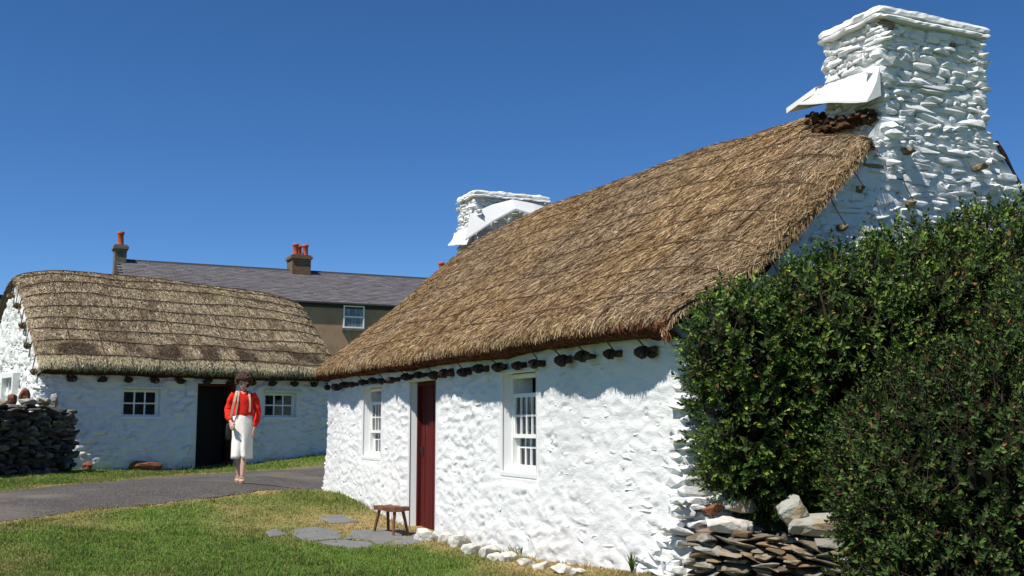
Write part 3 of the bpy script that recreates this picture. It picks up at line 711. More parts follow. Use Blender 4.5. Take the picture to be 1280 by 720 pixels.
# ================================================================== FAR COTTAGE
aF = R(38); OF = Vector((-9.0, 20.6, 0)); LF = 6.35; WF = 4.8
far = empty('thatched_cottage', OF, aF, label='smaller white thatched cottage across the path with open dark doorway and square windows', cat='cottage')
opF = [(1.56, 2.31, 1.47, 2.02, .30), (4.62, 5.36, 1.47, 2.00, .30), (3.10, 3.95, .30, 2.17, .38)]
_fy = [0, .5, 1.0, 1.6, 2.0, 2.4, 2.8, 3.2, 3.8, 4.3, 4.8]; _fz = [2.36, 2.75, 3.2, 3.75, 4.05, 4.22, 4.05, 3.75, 3.2, 2.75, 2.36]
gF = lambda y: np.interp(y, _fy, _fz)
V, F, C = wall_mesh(LF, WF, opF, 2.38, gF, {0: .060, 1: .02, 2: .01, 3: .06}, 11, (.10, .02, .14), soft_front=False, ds=.035, dsg=.035, zb=.15, dz=.033, zlo=.45)
wallF = link('wall', npmesh('wall', V, F, C, True), M['wash'], far)
facing('stone_relief', [((0, 0, 0), (1, 0, 0), (0, -1, 0), LF, .3, lambda q: 2.3)], 88, wallF, skip_open(opF, .06, .85), proud=lambda z: -.006+.10*float(sstep(1.5, -.1, z-.45)), tilt=.08, hts=(.06, .13), wds=(.12, .42), bare=0)
facing('stone_facing', [((0, WF, 0), (0, -1, 0), (-1, 0, 0), WF, .3, lambda q: float(gF(WF-q))-.05)], 89, wallF, lambda c, z, w, h: 1.55 < WF-c < 2.7 and 1.4 < z < 2.4, proud=lambda z: .0+.14*max(0, 1-(z-.45)/2.2)**2, tilt=.08)
Vr, Fr_ = reveals(opF, 0); split_reveals(Vr, far)
for (x0, x1, z0, z1, dep) in opF[:2]:
    wd = empty('window', (0, 0, 0)); wd.parent = far
    frame_box(wd, x0, x1, z0, z1, .10, .03, .08, M['paint'])
    sash(wd, x0+.03, x1-.03, z0+.02, z1-.03, .11, 3, 2, 'casement', .025, .028)
    MB().box((x0-.04, -.05, z1+.002), (x1+.12, .03, z1+.06)).build('lintel', M['cream'], wd, bevel=.008)
    MB().box((x0-.04, -.05, z0-.05), (x1+.04, .12, z0+.003)).build('sill', M['wash_plain'], wd, bevel=.008)
x0, x1, z0, z1, dep = opF[2]
door = empty('door', (0, 0, 0)); door.parent = far
mb = MB(); mb.box((x0, .24, z0), (x0+.05, .32, z1)); mb.box((x1-.07, .03, z0), (x1, .32, z1)); mb.box((x0+.05, .242, z1-.05), (x1-.07, .318, z1)); mb.build('frame', M['redwood'], door)
mb = MB()
for i in range(5): mb.box((x0+.07+.14*i, .36+.03*i, z0+.03), (x0+.205+.14*i, .395+.03*i, z1-.06))
mb.build('leaf', M['darkwood'], door)
# small window in the sunlit gable
wd = empty('window', (0, 0, 0)); wd.parent = far
MB().add([(-.012,1.70,1.60),(-.012,2.55,1.60),(-.012,2.55,2.28),(-.012,1.70,2.28)], [(0,3,2,1)]).build('pane', M['glass'], wd)
mb = MB(); 
for (a, b, c, d) in ((1.62,1.72,1.52,2.36),(2.53,2.63,1.52,2.36),(1.72,2.53,1.52,1.62),(1.72,2.53,2.27,2.36)): mb.box((-.13, a, c), (.0, b, d))
for c in (1.99, 2.26): mb.box((-.06, c-.012, 1.62), (-.025, c+.012, 2.27))
mb.box((-.058, 1.72, 1.93), (-.027, 2.53, 1.955)); mb.build('frame', M['paint'], wd)
bodyF = [(.05,2.27),(-.2,2.25),(-.35,2.28),(-.42,2.38),(-.38,2.50),(-.25,2.60),(-.08,2.72),(.4,3.10),(1.0,3.65),(1.5,4.10),(1.9,4.40),(2.2,4.54),(2.4,4.57)]
vergeF = [(.05,2.28),(-.12,2.27),(-.2,2.31),(-.22,2.38),(-.15,2.46),(.0,2.55),(.15,2.66),(.5,2.96),(1.0,3.42),(1.6,3.98),(1.95,4.22),(2.2,4.32),(2.4,4.34)]
TF = Thatch(LF, WF, bodyF, vergeF, (-.07, .07), 140, ([0, 1, 3, 5, 6.35], [.0, .05, .04, -.05, -.12]), 1.0)
pal_f = [(.12,.08,.05),(.20,.15,.10),(.29,.235,.165),(.37,.31,.22),(.44,.38,.28),(.27,.225,.155)]
def colF(p, b, c, rg):
    w = vn(p[:,0]*1.6, p[:,1]*1.6, None, 87); c = c*(.75+.4*w)[:, None]
    g = sstep(.5, .75, vn(p[:,0]*1.2+3, p[:,1]*1.1, None, 88))[:, None]*.5; c = c*(1-g)+c*np.array([.92,1.0,.85])*g
    m = sstep(.58, .70, fbm(p[:,0]*3.2, p[:,1]*3.0, None, 3, 91))[:, None]*.45; c = c*(1-m)+np.array([.085,.05,.032])*m       # brown decay blotches
    band = sstep(6.0, 7.2, b)*sstep(12.5, 9.0, b)*sstep(.30, .62, vn(p[:,0]*2.4, b*.35, None, 92))
    c = c*(1-band[:, None]*.85)+np.array([.035,.02,.015])*band[:, None]*.85
    lip = (sstep(2.8, 3.4, b)*sstep(6.6, 5.6, b))[:, None]; c = c*(1-lip)+np.array([.46,.40,.25])*lip*rg.uniform(.6, 1.2, len(b))[:, None]
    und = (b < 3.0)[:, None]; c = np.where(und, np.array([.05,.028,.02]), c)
    return c
TF.build(far, pal_f, 100000, 9, (.05, .13), colF, (.008, .015), .08)
for j, b in enumerate([6.6, 10.2, 13.2, 16.2, 19.2, 22.2, 25.2, 28, 30.3]):
    n = 80; xs_ = np.linspace(TF.xs[0]+.0, TF.xs[-1], n)
    p, ta, tb, nn = TF.frame(TF.ix(xs_), np.full(n, b)+.3*np.sin(xs_*2.0+j)+.5*(vn(xs_*1.6, xs_*0+j, None, 15)-.5))
    pts = [tuple(q) for q in (p+nn*.032)]
    y_e, z_e = pts[0][1], pts[0][2]; pk = (-.12, y_e+.10, z_e-.30)
    MB().tube([pk]+pts, .010, 5).build('straw_rope', M['rope'], far)
    if j % 2 == 0: peg(far, (.0, pk[1], pk[2]-.02), (-1, 0, -.05), M['pegstone'], 300+j, .14, .18)
pfx = [.55, 1.12, 1.62, 2.16, 2.68, 3.24, 3.76, 4.25, 4.72, 5.25, 5.72, 6.15]
for i, px_ in enumerate(pfx):
    bs = np.linspace(2.2, TF.nb-3.2, 50)
    p, ta, tb, nn = TF.frame(TF.ix(np.full(50, px_))+.1*np.sin(bs*.5+i), bs)
    nv = p+nn*.03; stop = 16 if i % 2 else 50
    MB().tube([(px_, -.12, 2.2)]+[tuple(q) for q in nv[:stop]], .010, 5).build('cross_rope', M['rope'], far)
    peg(far, (px_, -.02, 2.20), (0, -1, 0), M['peg'], 330+i, .13, .22)

# ================================================================== SLATE HOUSE BEHIND
aB = R(25.5); OB = Vector((-14.4, 40, 0))
house = empty('slate_house', OB, aB, label='terrace house with grey slate roof and terracotta chimney pots rising behind the thatch', cat='house')
x_l, x_r, hd, zr_, ze = -.2, 19.0, 3.3, 7.42, 5.84
MB().hexa([(x_l,-hd+.07,.5),(x_r,-hd+.07,.5),(x_r,hd-.07,.5),(x_l,hd-.07,.5),(x_l,-hd+.07,ze-.05),(x_r,-hd+.07,ze-.05),(x_r,hd-.07,ze-.05),(x_l,hd-.07,ze-.05)]).add([(x_l,-hd+.07,ze-.05),(x_l,hd-.07,ze-.05),(x_l,0,zr_-.1),(x_r,-hd+.07,ze-.05),(x_r,hd-.07,ze-.05),(x_r,0,zr_-.1)],[(0,2,1),(3,4,5)]).build('wall', M['render'], house)
# slates in courses: each course a slightly lapped strip of individual slates
V = []; F = []; Cc = []; rr = random.Random(4)
for sgn in (-1, 1):
    nc = 22
    for i in range(nc):
        t0 = i/nc; t1 = (i+1.15)/nc; x = x_l-.15-(.15 if i % 2 else 0)
        while x < x_r+.15:
            wv = .30; a = Vector((x+.004, sgn*hd*(1-t0), ze+(zr_-ze)*t0+.028)); b = Vector((x+wv-.004, sgn*hd*(1-t0), ze+(zr_-ze)*t0+.028))
            t1_ = min(t1, 1); c = Vector((x+wv-.004, sgn*hd*(1-t1_), ze+(zr_-ze)*t1_+.006)); d = Vector((x+.004, sgn*hd*(1-t1_), ze+(zr_-ze)*t1_+.006))
            jz = rr.uniform(-.006, .008); o = len(V); dn = Vector((0,0,-.02))
            V += [a+Vector((0,0,jz)), b+Vector((0,0,jz)), c, d, a+dn, b+dn]; F += [(o,o+1,o+2,o+3), (o+4,o+5,o+1,o)]
            g = rr.uniform(.82, 1.18); cc = [.125*g, .115*g, .12*g] if rr.random() < .95 else [.16*g, .145*g, .135*g]; Cc += [cc]*6
            x += wv
me = npmesh('roof', [tuple(v) for v in V], np.array(F), np.array(Cc)); rf = link('roof', me, M['slate'], house)
mb = MB()
for sgn in (-1, 1): mb.hexa([(x_l-.14, sgn*hd, ze-.03), (x_r+.14, sgn*hd, ze-.03), (x_r+.14, sgn*.0, zr_-.03), (x_l-.14, sgn*.0, zr_-.03), (x_l-.14, sgn*hd, ze-.01), (x_r+.14, sgn*hd, ze-.01), (x_r+.14, 0, zr_-.012), (x_l-.14, 0, zr_-.012)])
mb.build('roof_boarding', M['lead'], house)
mb = MB(); x = x_l-.15
while x < x_r+.1: mb.add([(x,-.13,zr_-.05),(x+.44,-.13,zr_-.05),(x+.44,0,zr_+.055),(x,0,zr_+.055),(x+.44,.13,zr_-.05),(x,.13,zr_-.05)], [(0,1,2,3),(3,2,4,5)]); x += .45
mb.build('ridge_tiles', M['lead'], rf)
mb = MB(); mb.tube([(x_l-.15,-hd-.03,ze-.04),(x_r+.15,-hd-.03,ze-.04)], .05, 8); mb.box((x_l,-hd+.04,ze-.20),(x_r,-hd+.2,ze-.06)); mb.build('gutter', M['lead'], house)
def pot(parent, x, y, z, h=.5, r=.13):
    prof = [(r*.98,0),(r,.04),(r*.9,.08),(r*.82,h*.75),(r*.95,h*.8),(r*1.02,h*.84),(r*1.02,h),(r*.8,h),(r*.75,h*.6)]
    MB().rings([[(x+q*math.cos(a),y+q*math.sin(a),z+zz) for a in np.linspace(0,2*math.pi,12,endpoint=False)] for q,zz in prof]).build('chimney_pot', M['pot'], parent, smooth=True)
def hstack(x, y0, y1, w, zt, m, pots, ph=.5):
    st = MB().box((x-w/2, y0, ze), (x+w/2, y1, zt)).build('chimney', m, house)
    MB().box((x-w/2-.06, y0-.06, zt+.001), (x+w/2+.06, y1+.06, zt+.10)).box((x-w/2-.01, y0-.01, zt+.10), (x+w/2+.01, y1+.01, zt+.16)).build('coping', m, st)
    for (a, b) in pots: pot(st, x+a, b, zt+.15, ph)
hstack(-.35, -.35, .35, .42, 7.80, M['stack'], [(0, 0)], .55)
hstack(6.45, -.45, .45, .75, 7.86, M['brick'], [(-.2, -.2), (.22, -.12), (.05, .25)], .48)
hstack(12.75, -.45, .45, .75, 7.50, M['brick'], [(-.2, -.15), (.22, -.15)], .5)
WX = 7.78
def hwin(x, z0, z1, w=.85):
    wd = empty('window', (0,0,0)); wd.parent = house; y = -hd+.07
    mb = MB(); mb.box((x-w/2-.05, y-.05, z0), (x-w/2, y+.04, z1)); mb.box((x+w/2, y-.05, z0), (x+w/2+.05, y+.04, z1)); mb.box((x-w/2, y-.049, z1-.05), (x+w/2, y+.039, z1)); mb.box((x-w/2, y-.049, z0), (x+w/2, y+.039, z0+.06)); mb.box((x-w/2, y-.045, (z0+z1)/2-.025), (x+w/2, y+.035, (z0+z1)/2+.025))
    mb.build('frame', M['paint'], wd)
    MB().add([(x-w/2,y-.012,z0),(x+w/2,y-.012,z0),(x+w/2,y-.012,z1),(x-w/2,y-.012,z1)],[(0,1,2,3)]).build('pane', M['hglass'], wd)
    MB().box((x-w/2-.1, y-.12, z0-.10), (x+w/2+.1, y+.02, z0-.002)).build('sill', M['stack'], wd)
M['hglass'] = mat('curtained_glass', (.10,.11,.13), rough=.12, spec=.6, noises=[((14,14,.7),(.30,.31,.33),.5,.65,2)])
for x in (WX, WX-4.1, WX-6.6, WX+3.2): hwin(x, 4.90, 5.76, .72)
# neighbour's chimney glimpsed at the very left
nb_ = empty('stone_cottage', (-15.6, 31.0, .8), R(38), label='distant cottage with a short chimney barely showing at the left edge', cat='cottage')
MB().box((-4,-2,-.3),(.6,2,3.1)).build('wall', M['stack'], nb_)
MB().add([(-4.2,-2.3,3.0),(.8,-2.3,3.0),(.8,0,4.3),(-4.2,0,4.3),(-4.2,2.3,3.0),(.8,2.3,3.0)],[(0,1,2,3),(3,2,5,4),(1,5,2),(0,3,4)]).build('roof', M['lead'], nb_)
c_ = MB().box((.0,-.3,3.8),(.55,.3,4.75)).build('chimney', M['brick'], nb_); pot(c_, .27, 0, 4.7, .3)

# ================================================================== GROUND, PATH, PAVING
def dry(x, y):
    """0 green .. 1 straw coloured, where the turf is worn"""
    d = .34*sstep(.45, .75, fbm(x*.55+3, y*.4, None, 4, 61))+.30*sstep(.5, .8, fbm(x*2.2, y*1.2, None, 3, 62))
    d += .8*np.exp(-(((x+2.1)/1.2)**2+((y-13.9)/.9)**2))          # by the paving
    d += .5*np.exp(-(((x+1.6)/.9)**2+((y-15.0)/1.6)**2))
    pe_ = np.concatenate([U_[::2], L_[::2]]); xf = np.asarray(x).ravel(); yf = np.asarray(y).ravel(); dm = np.full(xf.shape, 9.)
    near_ = np.where((xf < -2.5) & (xf > -10) & (yf > 8) & (yf < 24))[0]
    for q in np.array_split(near_, max(1, len(near_)//40000)):
        if len(q): dm[q] = np.sqrt(((xf[q][:, None]-pe_[None, :, 0])**2+(yf[q][:, None]-pe_[None, :, 1])**2).min(1))
    d += .75*np.exp(-(dm.reshape(np.shape(x))/.22)**2)
    # strip along the wall foot
    s = (x-ON.x)*uN.x+(y-ON.y)*uN.y; v = -((x-ON.x)*vN.x+(y-ON.y)*vN.y)
    d += .75*np.exp(-((v-.25)/.40)**2)*(s < 5.4)*(s > -1)
    d -= .9*np.exp(-(((y-11.2)/.9)**2))*(x < -.9)*(x > -6)*.55
    d -= .6*np.exp(-(((x+.9)/1.5)**2+((y-10.8)/1.0)**2))
    return np.clip(d, 0, 1)
def gcol(x, y, rg=None):
    d = dry(x, y)[..., None]
    g = np.array([.120,.195,.036])*(1-d)+np.array([.38,.29,.13])*d
    k = fbm(x*1.4, y*1.1, None, 3, 65)[..., None]
    g = g*(.72+.56*k)
    return g
UP = [(-12.5,9.0),(-9.6,12.0),(-7.9,14.3),(-7.28,15.52),(-6.94,16.31),(-6.5,17.37),(-6.0,18.6),(-5.6,20.6),(-5.2,21.4),(-4.5,21.45),(-3.8,21.9),(-1.0,23.5)]
LO = [(-9.5,6.0),(-7.6,9.3),(-6.4,11.3),(-5.78,12.35),(-5.28,13.38),(-4.6,14.28),(-3.93,15.24),(-3.45,16.23),(-3.2,17.3),(-3.12,18.45),(-2.3,19.6),(.5,21.6)]
def respl(p, n):
    p = np.array(p); t = np.concatenate([[0], np.cumsum(np.hypot(*np.diff(p, axis=0).T))]); q = np.linspace(0, t[-1], n)
    return np.stack([np.interp(q, t, p[:, 0]), np.interp(q, t, p[:, 1])], -1)
nU = 160; U_ = respl(UP, nU); L_ = respl(LO, nU)
for A_, sd_ in ((U_, 1), (L_, 2)):
    A_ += (np.stack([fbm(A_[:,0]*2, A_[:,1]*2, None, 3, 70+sd_), fbm(A_[:,0]*2, A_[:,1]*2, None, 3, 80+sd_)], -1)-.5)*.22
tt = np.linspace(0, 1, 40)
PX = L_[:, None]*(1-tt[None, :, None])+U_[:, None]*tt[None, :, None]
Zp = hz(PX[..., 0], PX[..., 1])-.006+.022*np.sin(np.pi*tt)[None]
path = link('path', npmesh('path', np.concatenate([PX, Zp[..., None]], -1).reshape(-1, 3), grid_faces(nU, 40), None, True), M['path'])
tag(path, 'grey tarmac path crossing between the two white cottages', 'path', kind='structure')
PP = np.concatenate([U_, L_[::-1]])
def inside(px, py, poly):
    c = np.zeros(px.shape, bool); n = len(poly); j = n-1
    for i in range(n):
        xi, yi = poly[i]; xj, yj = poly[j]
        m = ((yi > py) != (yj > py)); 
        with np.errstate(divide='ignore', invalid='ignore'): c ^= m & (px < (xj-xi)*(py-yi)/((yj-yi) if yj != yi else 1e-9)+xi)
        j = i
    return c
# ground: fine near the cottages, coarse to the horizon
xs = np.concatenate([-np.geomspace(400, 14, 14), np.arange(-13.5, 9, .09), np.geomspace(9.2, 400, 14)])
ys = np.concatenate([-np.geomspace(300, 1, 10), np.arange(0, 7, .4), np.arange(7, 27, .09), np.geomspace(27.5, 900, 18)])
GX, GY = np.meshgrid(xs, ys, indexing='ij'); GZ = hz(GX, GY)+.015*(fbm(GX*2.5, GY*2.5, None, 3, 66)-.5)
inp = inside(GX, GY, PP)
GC = gcol(GX, GY)*.8
link('ground', npmesh('ground', np.stack([GX, GY, GZ-.008-.03*inp], -1).reshape(-1, 3), grid_faces(len(xs), len(ys)), GC.reshape(-1, 3), True), M['ground'])['kind'] = 'structure'
# paving patches
pav = [[(-2.93,12.80),(-2.83,13.04),(-2.66,12.75),(-2.72,12.42)],
 [(-2.61,13.1),(-2.40,13.46),(-2.02,13.2),(-1.96,12.54),(-2.25,12.3),(-2.51,12.64)],
 [(-2.22,12.24),(-1.93,12.48),(-1.60,12.38),(-1.48,11.96),(-1.73,11.8)],
 [(-1.96,13.27),(-1.63,13.57),(-1.28,13.45),(-1.26,12.55),(-1.40,12.1),(-1.56,12.44),(-1.92,12.56)],
 [(-1.23,13.45),(-.86,13.50),(-.78,13.05),(-.95,12.45),(-1.20,12.05),(-1.36,12.06),(-1.22,12.5)],
 [(-2.5,14.2),(-2.2,14.5),(-1.95,14.1),(-2.3,13.85)]]
for i, pl in enumerate(pav):
    pl = np.array(pl); n = len(pl); q = []
    for a in range(n):
        for t in np.linspace(0, 1, 8, endpoint=False):
            p = pl[a]*(1-t)+pl[(a+1) % n]*t; q.append(p+(np.array([vn(p[0]*4, p[1]*4, None, i), vn(p[0]*4+9, p[1]*4, None, i)])-.5)*.14)
    q = np.array(q); c = q.mean(0); rings = []
    for s_, dz_ in ((1.0, -.06), (1.0, -.002), (.93, .006), (.6, .012), (.3, .012), (.02, .012)):
        r_ = c+(q-c)*s_; rings.append([(x, y, gz(x, y)+dz_) for x, y in r_])
    tag(MB().rings(rings, True).build('paving', M['paving'], None), None, None, None, 'structure')
pav_w = pav
# grass blades
def in_cottage(x, y):
    s = (x-ON.x)*uN.x+(y-ON.y)*uN.y; v = (x-ON.x)*vN.x+(y-ON.y)*vN.y
    a = (s > -.1) & (s < LN+.1) & (v > -.04)
    s = (x-OF.x)*math.cos(aF)+(y-OF.y)*math.sin(aF); v = -(x-OF.x)*math.sin(aF)+(y-OF.y)*math.cos(aF)
    return a | ((s > -.1) & (s < LF+.1) & (v > -.06))
n = 520000
gy_ = 8.2+(27-8.2)*rng.random(n)**1.7; gx_ = gy_*(-.62+.86*rng.random(n))
edge_d = np.full(n, 9.)
keep = ~inside(gx_, gy_, PP+0)
thin = rng.random(n) < .24*vn(gx_*5, gy_*5, None, 99)**1.0+.02
for pl in pav_w: keep &= ~inside(gx_, gy_, np.array(pl)) | thin
keep &= ~in_cottage(gx_, gy_)
dd_ = dry(gx_, gy_); keep &= rng.random(n) > .45*sstep(.75, 1, dd_)
gx_, gy_ = gx_[keep], gy_[keep]; n = len(gx_); dd_ = dry(gx_, gy_)
gz_ = hz(gx_, gy_)-.008
sN = (gx_-ON.x)*uN.x+(gy_-ON.y)*uN.y; vNn = -((gx_-ON.x)*vN.x+(gy_-ON.y)*vN.y)
sF = (gx_-OF.x)*math.cos(aF)+(gy_-OF.y)*math.sin(aF); vF = (gx_-OF.x)*math.sin(aF)-(gy_-OF.y)*math.cos(aF)
tall = np.exp(-(vNn/.14)**2)*(sN < LN)*(vn(sN*4, sN*0, None, 3) > .35)+np.exp(-(vF/.25)**2)*.9*(sF > 0)
tall += .5*sstep(.6, .8, fbm(gx_*1.3, gy_*1.3, None, 3, 68))
hgt = (.010+.016*rng.random(n))*(1+.9*sstep(.5, .8, vn(gx_*6, gy_*6, None, 67)))*(1+2.6*tall*rng.random(n))*(1-.35*dd_)
ang = rng.uniform(0, 6.283, n); lean = rng.uniform(.1, .9, n)*hgt; la = rng.uniform(0, 6.283, n)
wd_ = (.003+.003*rng.random(n))*(.7+gy_/16)
bx, by = np.cos(ang)*wd_, np.sin(ang)*wd_
Vg_ = np.stack([np.stack([gx_-bx, gy_-by, gz_], -1), np.stack([gx_+bx, gy_+by, gz_], -1), np.stack([gx_+np.cos(la)*lean, gy_+np.sin(la)*lean, gz_+hgt], -1)], 1).reshape(-1, 3)
gc = gcol(gx_, gy_)*rng.uniform(.65, 1.5, n)[:, None]
yel = rng.random(n)[:, None] < .16; gc = np.where(yel, np.array([.30,.27,.10])*rng.uniform(.6, 1.1, n)[:, None], gc)
gc[:, 0] *= rng.uniform(.85, 1.2, n)
gr = link('grass', npmesh('grass', Vg_, np.arange(3*n).reshape(-1, 3), np.repeat(gc, 3, 0)), M['grass'])
tag(gr, 'short patchy lawn grass, green with dry straw coloured areas', 'grass', kind='stuff')

# ================================================================== SHRUBS
def shrub(name, label, blobs, leafM, pal, lsize, dens, nper, seed, twig_col, root_loc, sprigs=(.10,.22), inner=True, lumps=.16, group=None):
    rg = np.random.default_rng(seed); root = empty(name, root_loc, label=label, cat='shrub')
    ro = np.array(root_loc); B = np.array(blobs); Pts = []; Nrm = []
    for bi, (cx, cy, cz, rx, ry, rz_) in enumerate(B):
        area = 4*math.pi*(((rx*ry)**1.6+(rx*rz_)**1.6+(ry*rz_)**1.6)/3)**(1/1.6); m = int(area*dens)
        d = rg.normal(size=(m, 3)); d /= np.linalg.norm(d, axis=1, keepdims=True)
        q = .8+.35*(fbm(d[:, 0]*2.2+bi*7, d[:, 1]*2.2, d[:, 2]*2.2, 3, seed)*2-1)*lumps*3
        dep = rg.random(m)**2*.32
        p = np.array([cx, cy, cz])+d*np.array([rx, ry, rz_])*(q-dep+.2)[:, None]
        nn = d/np.array([rx, ry, rz_]); nn /= np.linalg.norm(nn, axis=1, keepdims=True)
        ok = np.ones(m, bool)
        for bj, (ax, ay, az, sx, sy, sz) in enumerate(B):
            if bj == bi: continue
            ok &= (((p-np.array([ax, ay, az]))/np.array([sx, sy, sz]))**2).sum(1) > .55
        ok &= p[:, 2] > hz(p[:, 0], p[:, 1])
        s = (p[:, 0]-ON.x)*uN.x+(p[:, 1]-ON.y)*uN.y
        ok &= s < -.10
        Pts.append(p[ok]); Nrm.append(nn[ok])
    Pt = np.concatenate(Pts); Nm = np.concatenate(Nrm); m = len(Pt)
    ax = Nm+rg.normal(0, .45, (m, 3))+np.array([0, 0, .45]); ax /= np.linalg.norm(ax, axis=1, keepdims=True)
    sl = rg.uniform(*sprigs, m)
    shade = rg.uniform(.6, 1.3, m)
    K = nper; t = (np.arange(K)+.5)/K
    ang = np.arange(K)*2.4
    u = np.cross(ax, np.array([.3, .5, .81])); u /= np.linalg.norm(u, axis=1, keepdims=True)+1e-9; w = np.cross(ax, u)
    base = Pt[:, None]+ax[:, None]*(sl[:, None]*t[None])[..., None]
    an = ang[None]+rg.uniform(0, 6.28, (m, 1))+rg.normal(0, .25, (m, K))
    rad = u[:, None]*np.cos(an)[..., None]+w[:, None]*np.sin(an)[..., None]
    tilt = (.35+.55*t)[None, :, None]+rg.normal(0, .12, (m, K, 1))
    ld = rad*np.cos(tilt*1.3)+ax[:, None]*np.sin(tilt*1.3); ld += rg.normal(0, .12, ld.shape); ld /= np.linalg.norm(ld, axis=-1, keepdims=True)
    ln = lsize*(1.15-.45*t)[None, :, None]*rg.uniform(.45, 1.35, (m, K, 1))
    sdv = np.cross(ld, ax[:, None]); sdv /= np.linalg.norm(sdv, axis=-1, keepdims=True)+1e-9
    up = np.cross(sdv, ld); wv = ln*.27
    p0 = base; p3 = base+ld*ln-up*ln*.08; pm = base+ld*ln*.5-up*wv*.25; pl_ = base+ld*ln*.5+sdv*wv+up*wv*.15; pr = base+ld*ln*.5-sdv*wv+up*wv*.15
    V = np.stack([p0, pl_, pr, p3, pm], 2).reshape(-1, 3)
    nl = m*K; o = np.arange(nl)[:, None]*5
    F = np.concatenate([o+np.array([[0,4,1]]), o+np.array([[0,2,4]]), o+np.array([[1,4,3]]), o+np.array([[4,2,3]])])
    pal = np.array(pal); ci = rg.integers(0, len(pal), (m, K)); young = (t[None] > .72) & (rg.random((m, 1)) < .55)
    c = pal[ci]*shade[:, None, None]*rg.uniform(.75, 1.25, (m, K, 1))
    yb = 1.9 if lsize > .04 else 1.5
    clump = fbm(Pt[:, 0]*3.2, Pt[:, 1]*3.2, Pt[:, 2]*3.2, 2, seed+4)[:, None, None]; c = c*(.45+.75*clump)
    c = np.where(young[..., None], c*np.array([yb,yb*.93,1.2]), c)
    # odd dead or red leaves and flowers
    sp = rg.random((m, K)) < .012; c = np.where(sp[..., None], np.array([.30,.12,.05]), c)
    if 'fuchsia' in name:
        sp = rg.random((m, K)) < .012; c = np.where(sp[..., None], np.array([.13,.018,.025])*rg.uniform(.5, 1.4, (m, K, 1)), c)
    C = np.repeat(c.reshape(-1, 3), 5, 0)
    link('foliage', npmesh('foliage', V-ro, F, C, False), leafM, root)
    # twigs: one thin prism per shoot
    a = Pt-ax*.12; b = Pt+ax*sl[:, None]*.9; r0 = .0025 if 'fuchsia' in name else .0035
    Vt = np.stack([a+u*r0, a-u*.5*r0+w*r0, a-u*.5*r0-w*r0, b], 1).reshape(-1, 3); o = np.arange(m)[:, None]*4
    Ft = np.concatenate([o+np.array([[0,1,3]]), o+np.array([[1,2,3]]), o+np.array([[2,0,3]])])
    link('twigs', npmesh('twigs', Vt-ro, Ft), M['twig'], root)
    # solid inner cores, shade put into their near-black colour, and the stems
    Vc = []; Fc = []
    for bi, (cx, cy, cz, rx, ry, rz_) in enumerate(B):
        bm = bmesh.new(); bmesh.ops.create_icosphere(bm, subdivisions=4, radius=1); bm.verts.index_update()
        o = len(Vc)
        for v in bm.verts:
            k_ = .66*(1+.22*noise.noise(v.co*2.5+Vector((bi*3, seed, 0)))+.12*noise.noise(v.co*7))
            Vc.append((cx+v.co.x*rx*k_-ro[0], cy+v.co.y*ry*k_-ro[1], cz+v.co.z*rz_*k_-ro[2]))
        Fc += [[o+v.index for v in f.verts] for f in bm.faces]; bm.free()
    MB().add(Vc, Fc).build('shade_core', M['core'], root)
    mb = MB(); rr = random.Random(seed)
    for q in range(9):
        bq = B[rr.randrange(len(B))]; g0 = Vector((ro[0]+rr.uniform(-.4, .4), ro[1]+rr.uniform(-.15, .15), gz(ro[0], ro[1])-.1))
        e = Vector((bq[0]+rr.uniform(-.4, .4), bq[1]-bq[4]*.5, bq[2]+bq[5]*.6)); pts = []
        for t_ in np.linspace(0, 1, 8):
            p = g0.lerp(e, t_)+Vector((rr.uniform(-.05, .05), rr.uniform(-.05, .05), .15*math.sin(t_*3)))-Vector(root_loc); pts.append(p)
        mb.tube(pts, list(np.linspace(.035, .008, 8)), 6)
    mb.build('trunk', M['bark'], root)
    return root
blobA = [(1.96,8.10,1.48,.58,.45,.78),(1.72,7.98,1.90,.38,.36,.38),(2.50,8.15,1.74,.70,.60,.90),(3.2,8.4,1.92,.85,.75,.88),(4.0,8.7,2.05,.8,.85,1.02),(5.0,9.0,2.0,1.0,.9,1.1),(2.35,8.15,1.0,.7,.42,.42),(3.3,8.1,.9,1.0,.7,.8),(4.5,8.4,1.0,1.2,.8,.9),(1.85,8.05,1.02,.38,.30,.34)]
palA = [(.040,.078,.018),(.060,.11,.022),(.10,.165,.028),(.030,.062,.018),(.15,.21,.04)]
shrub('evergreen_shrub', 'tall glossy green shrub growing against the stone gable of the near cottage', blobA, M['leafA'], palA, .052, 210, 13, 3, None, (3.0, 8.2, .1))
blobB = [(2.98,6.6,.95,.95,.65,.85),(3.45,6.85,1.5,.62,.5,.62),(4.1,7.15,1.85,.85,.6,.75),(2.45,6.95,1.0,.42,.4,.55),(3.9,6.8,1.25,1.0,.75,.95),(2.72,6.5,.35,.72,.6,.6),(3.8,6.5,.4,1.1,.7,.8),(2.55,6.7,.75,.5,.45,.55)]
palB = [(.028,.060,.017),(.042,.085,.022),(.070,.125,.028),(.030,.050,.016),(.11,.165,.04),(.050,.045,.020)]
shrub('fuchsia_bush', 'darker small leaved bush with dull red flecks in the bottom right corner', blobB, M['leafB'], palB, .041, 330, 12, 8, None, (3.2, 6.6, .05), (.07,.17))

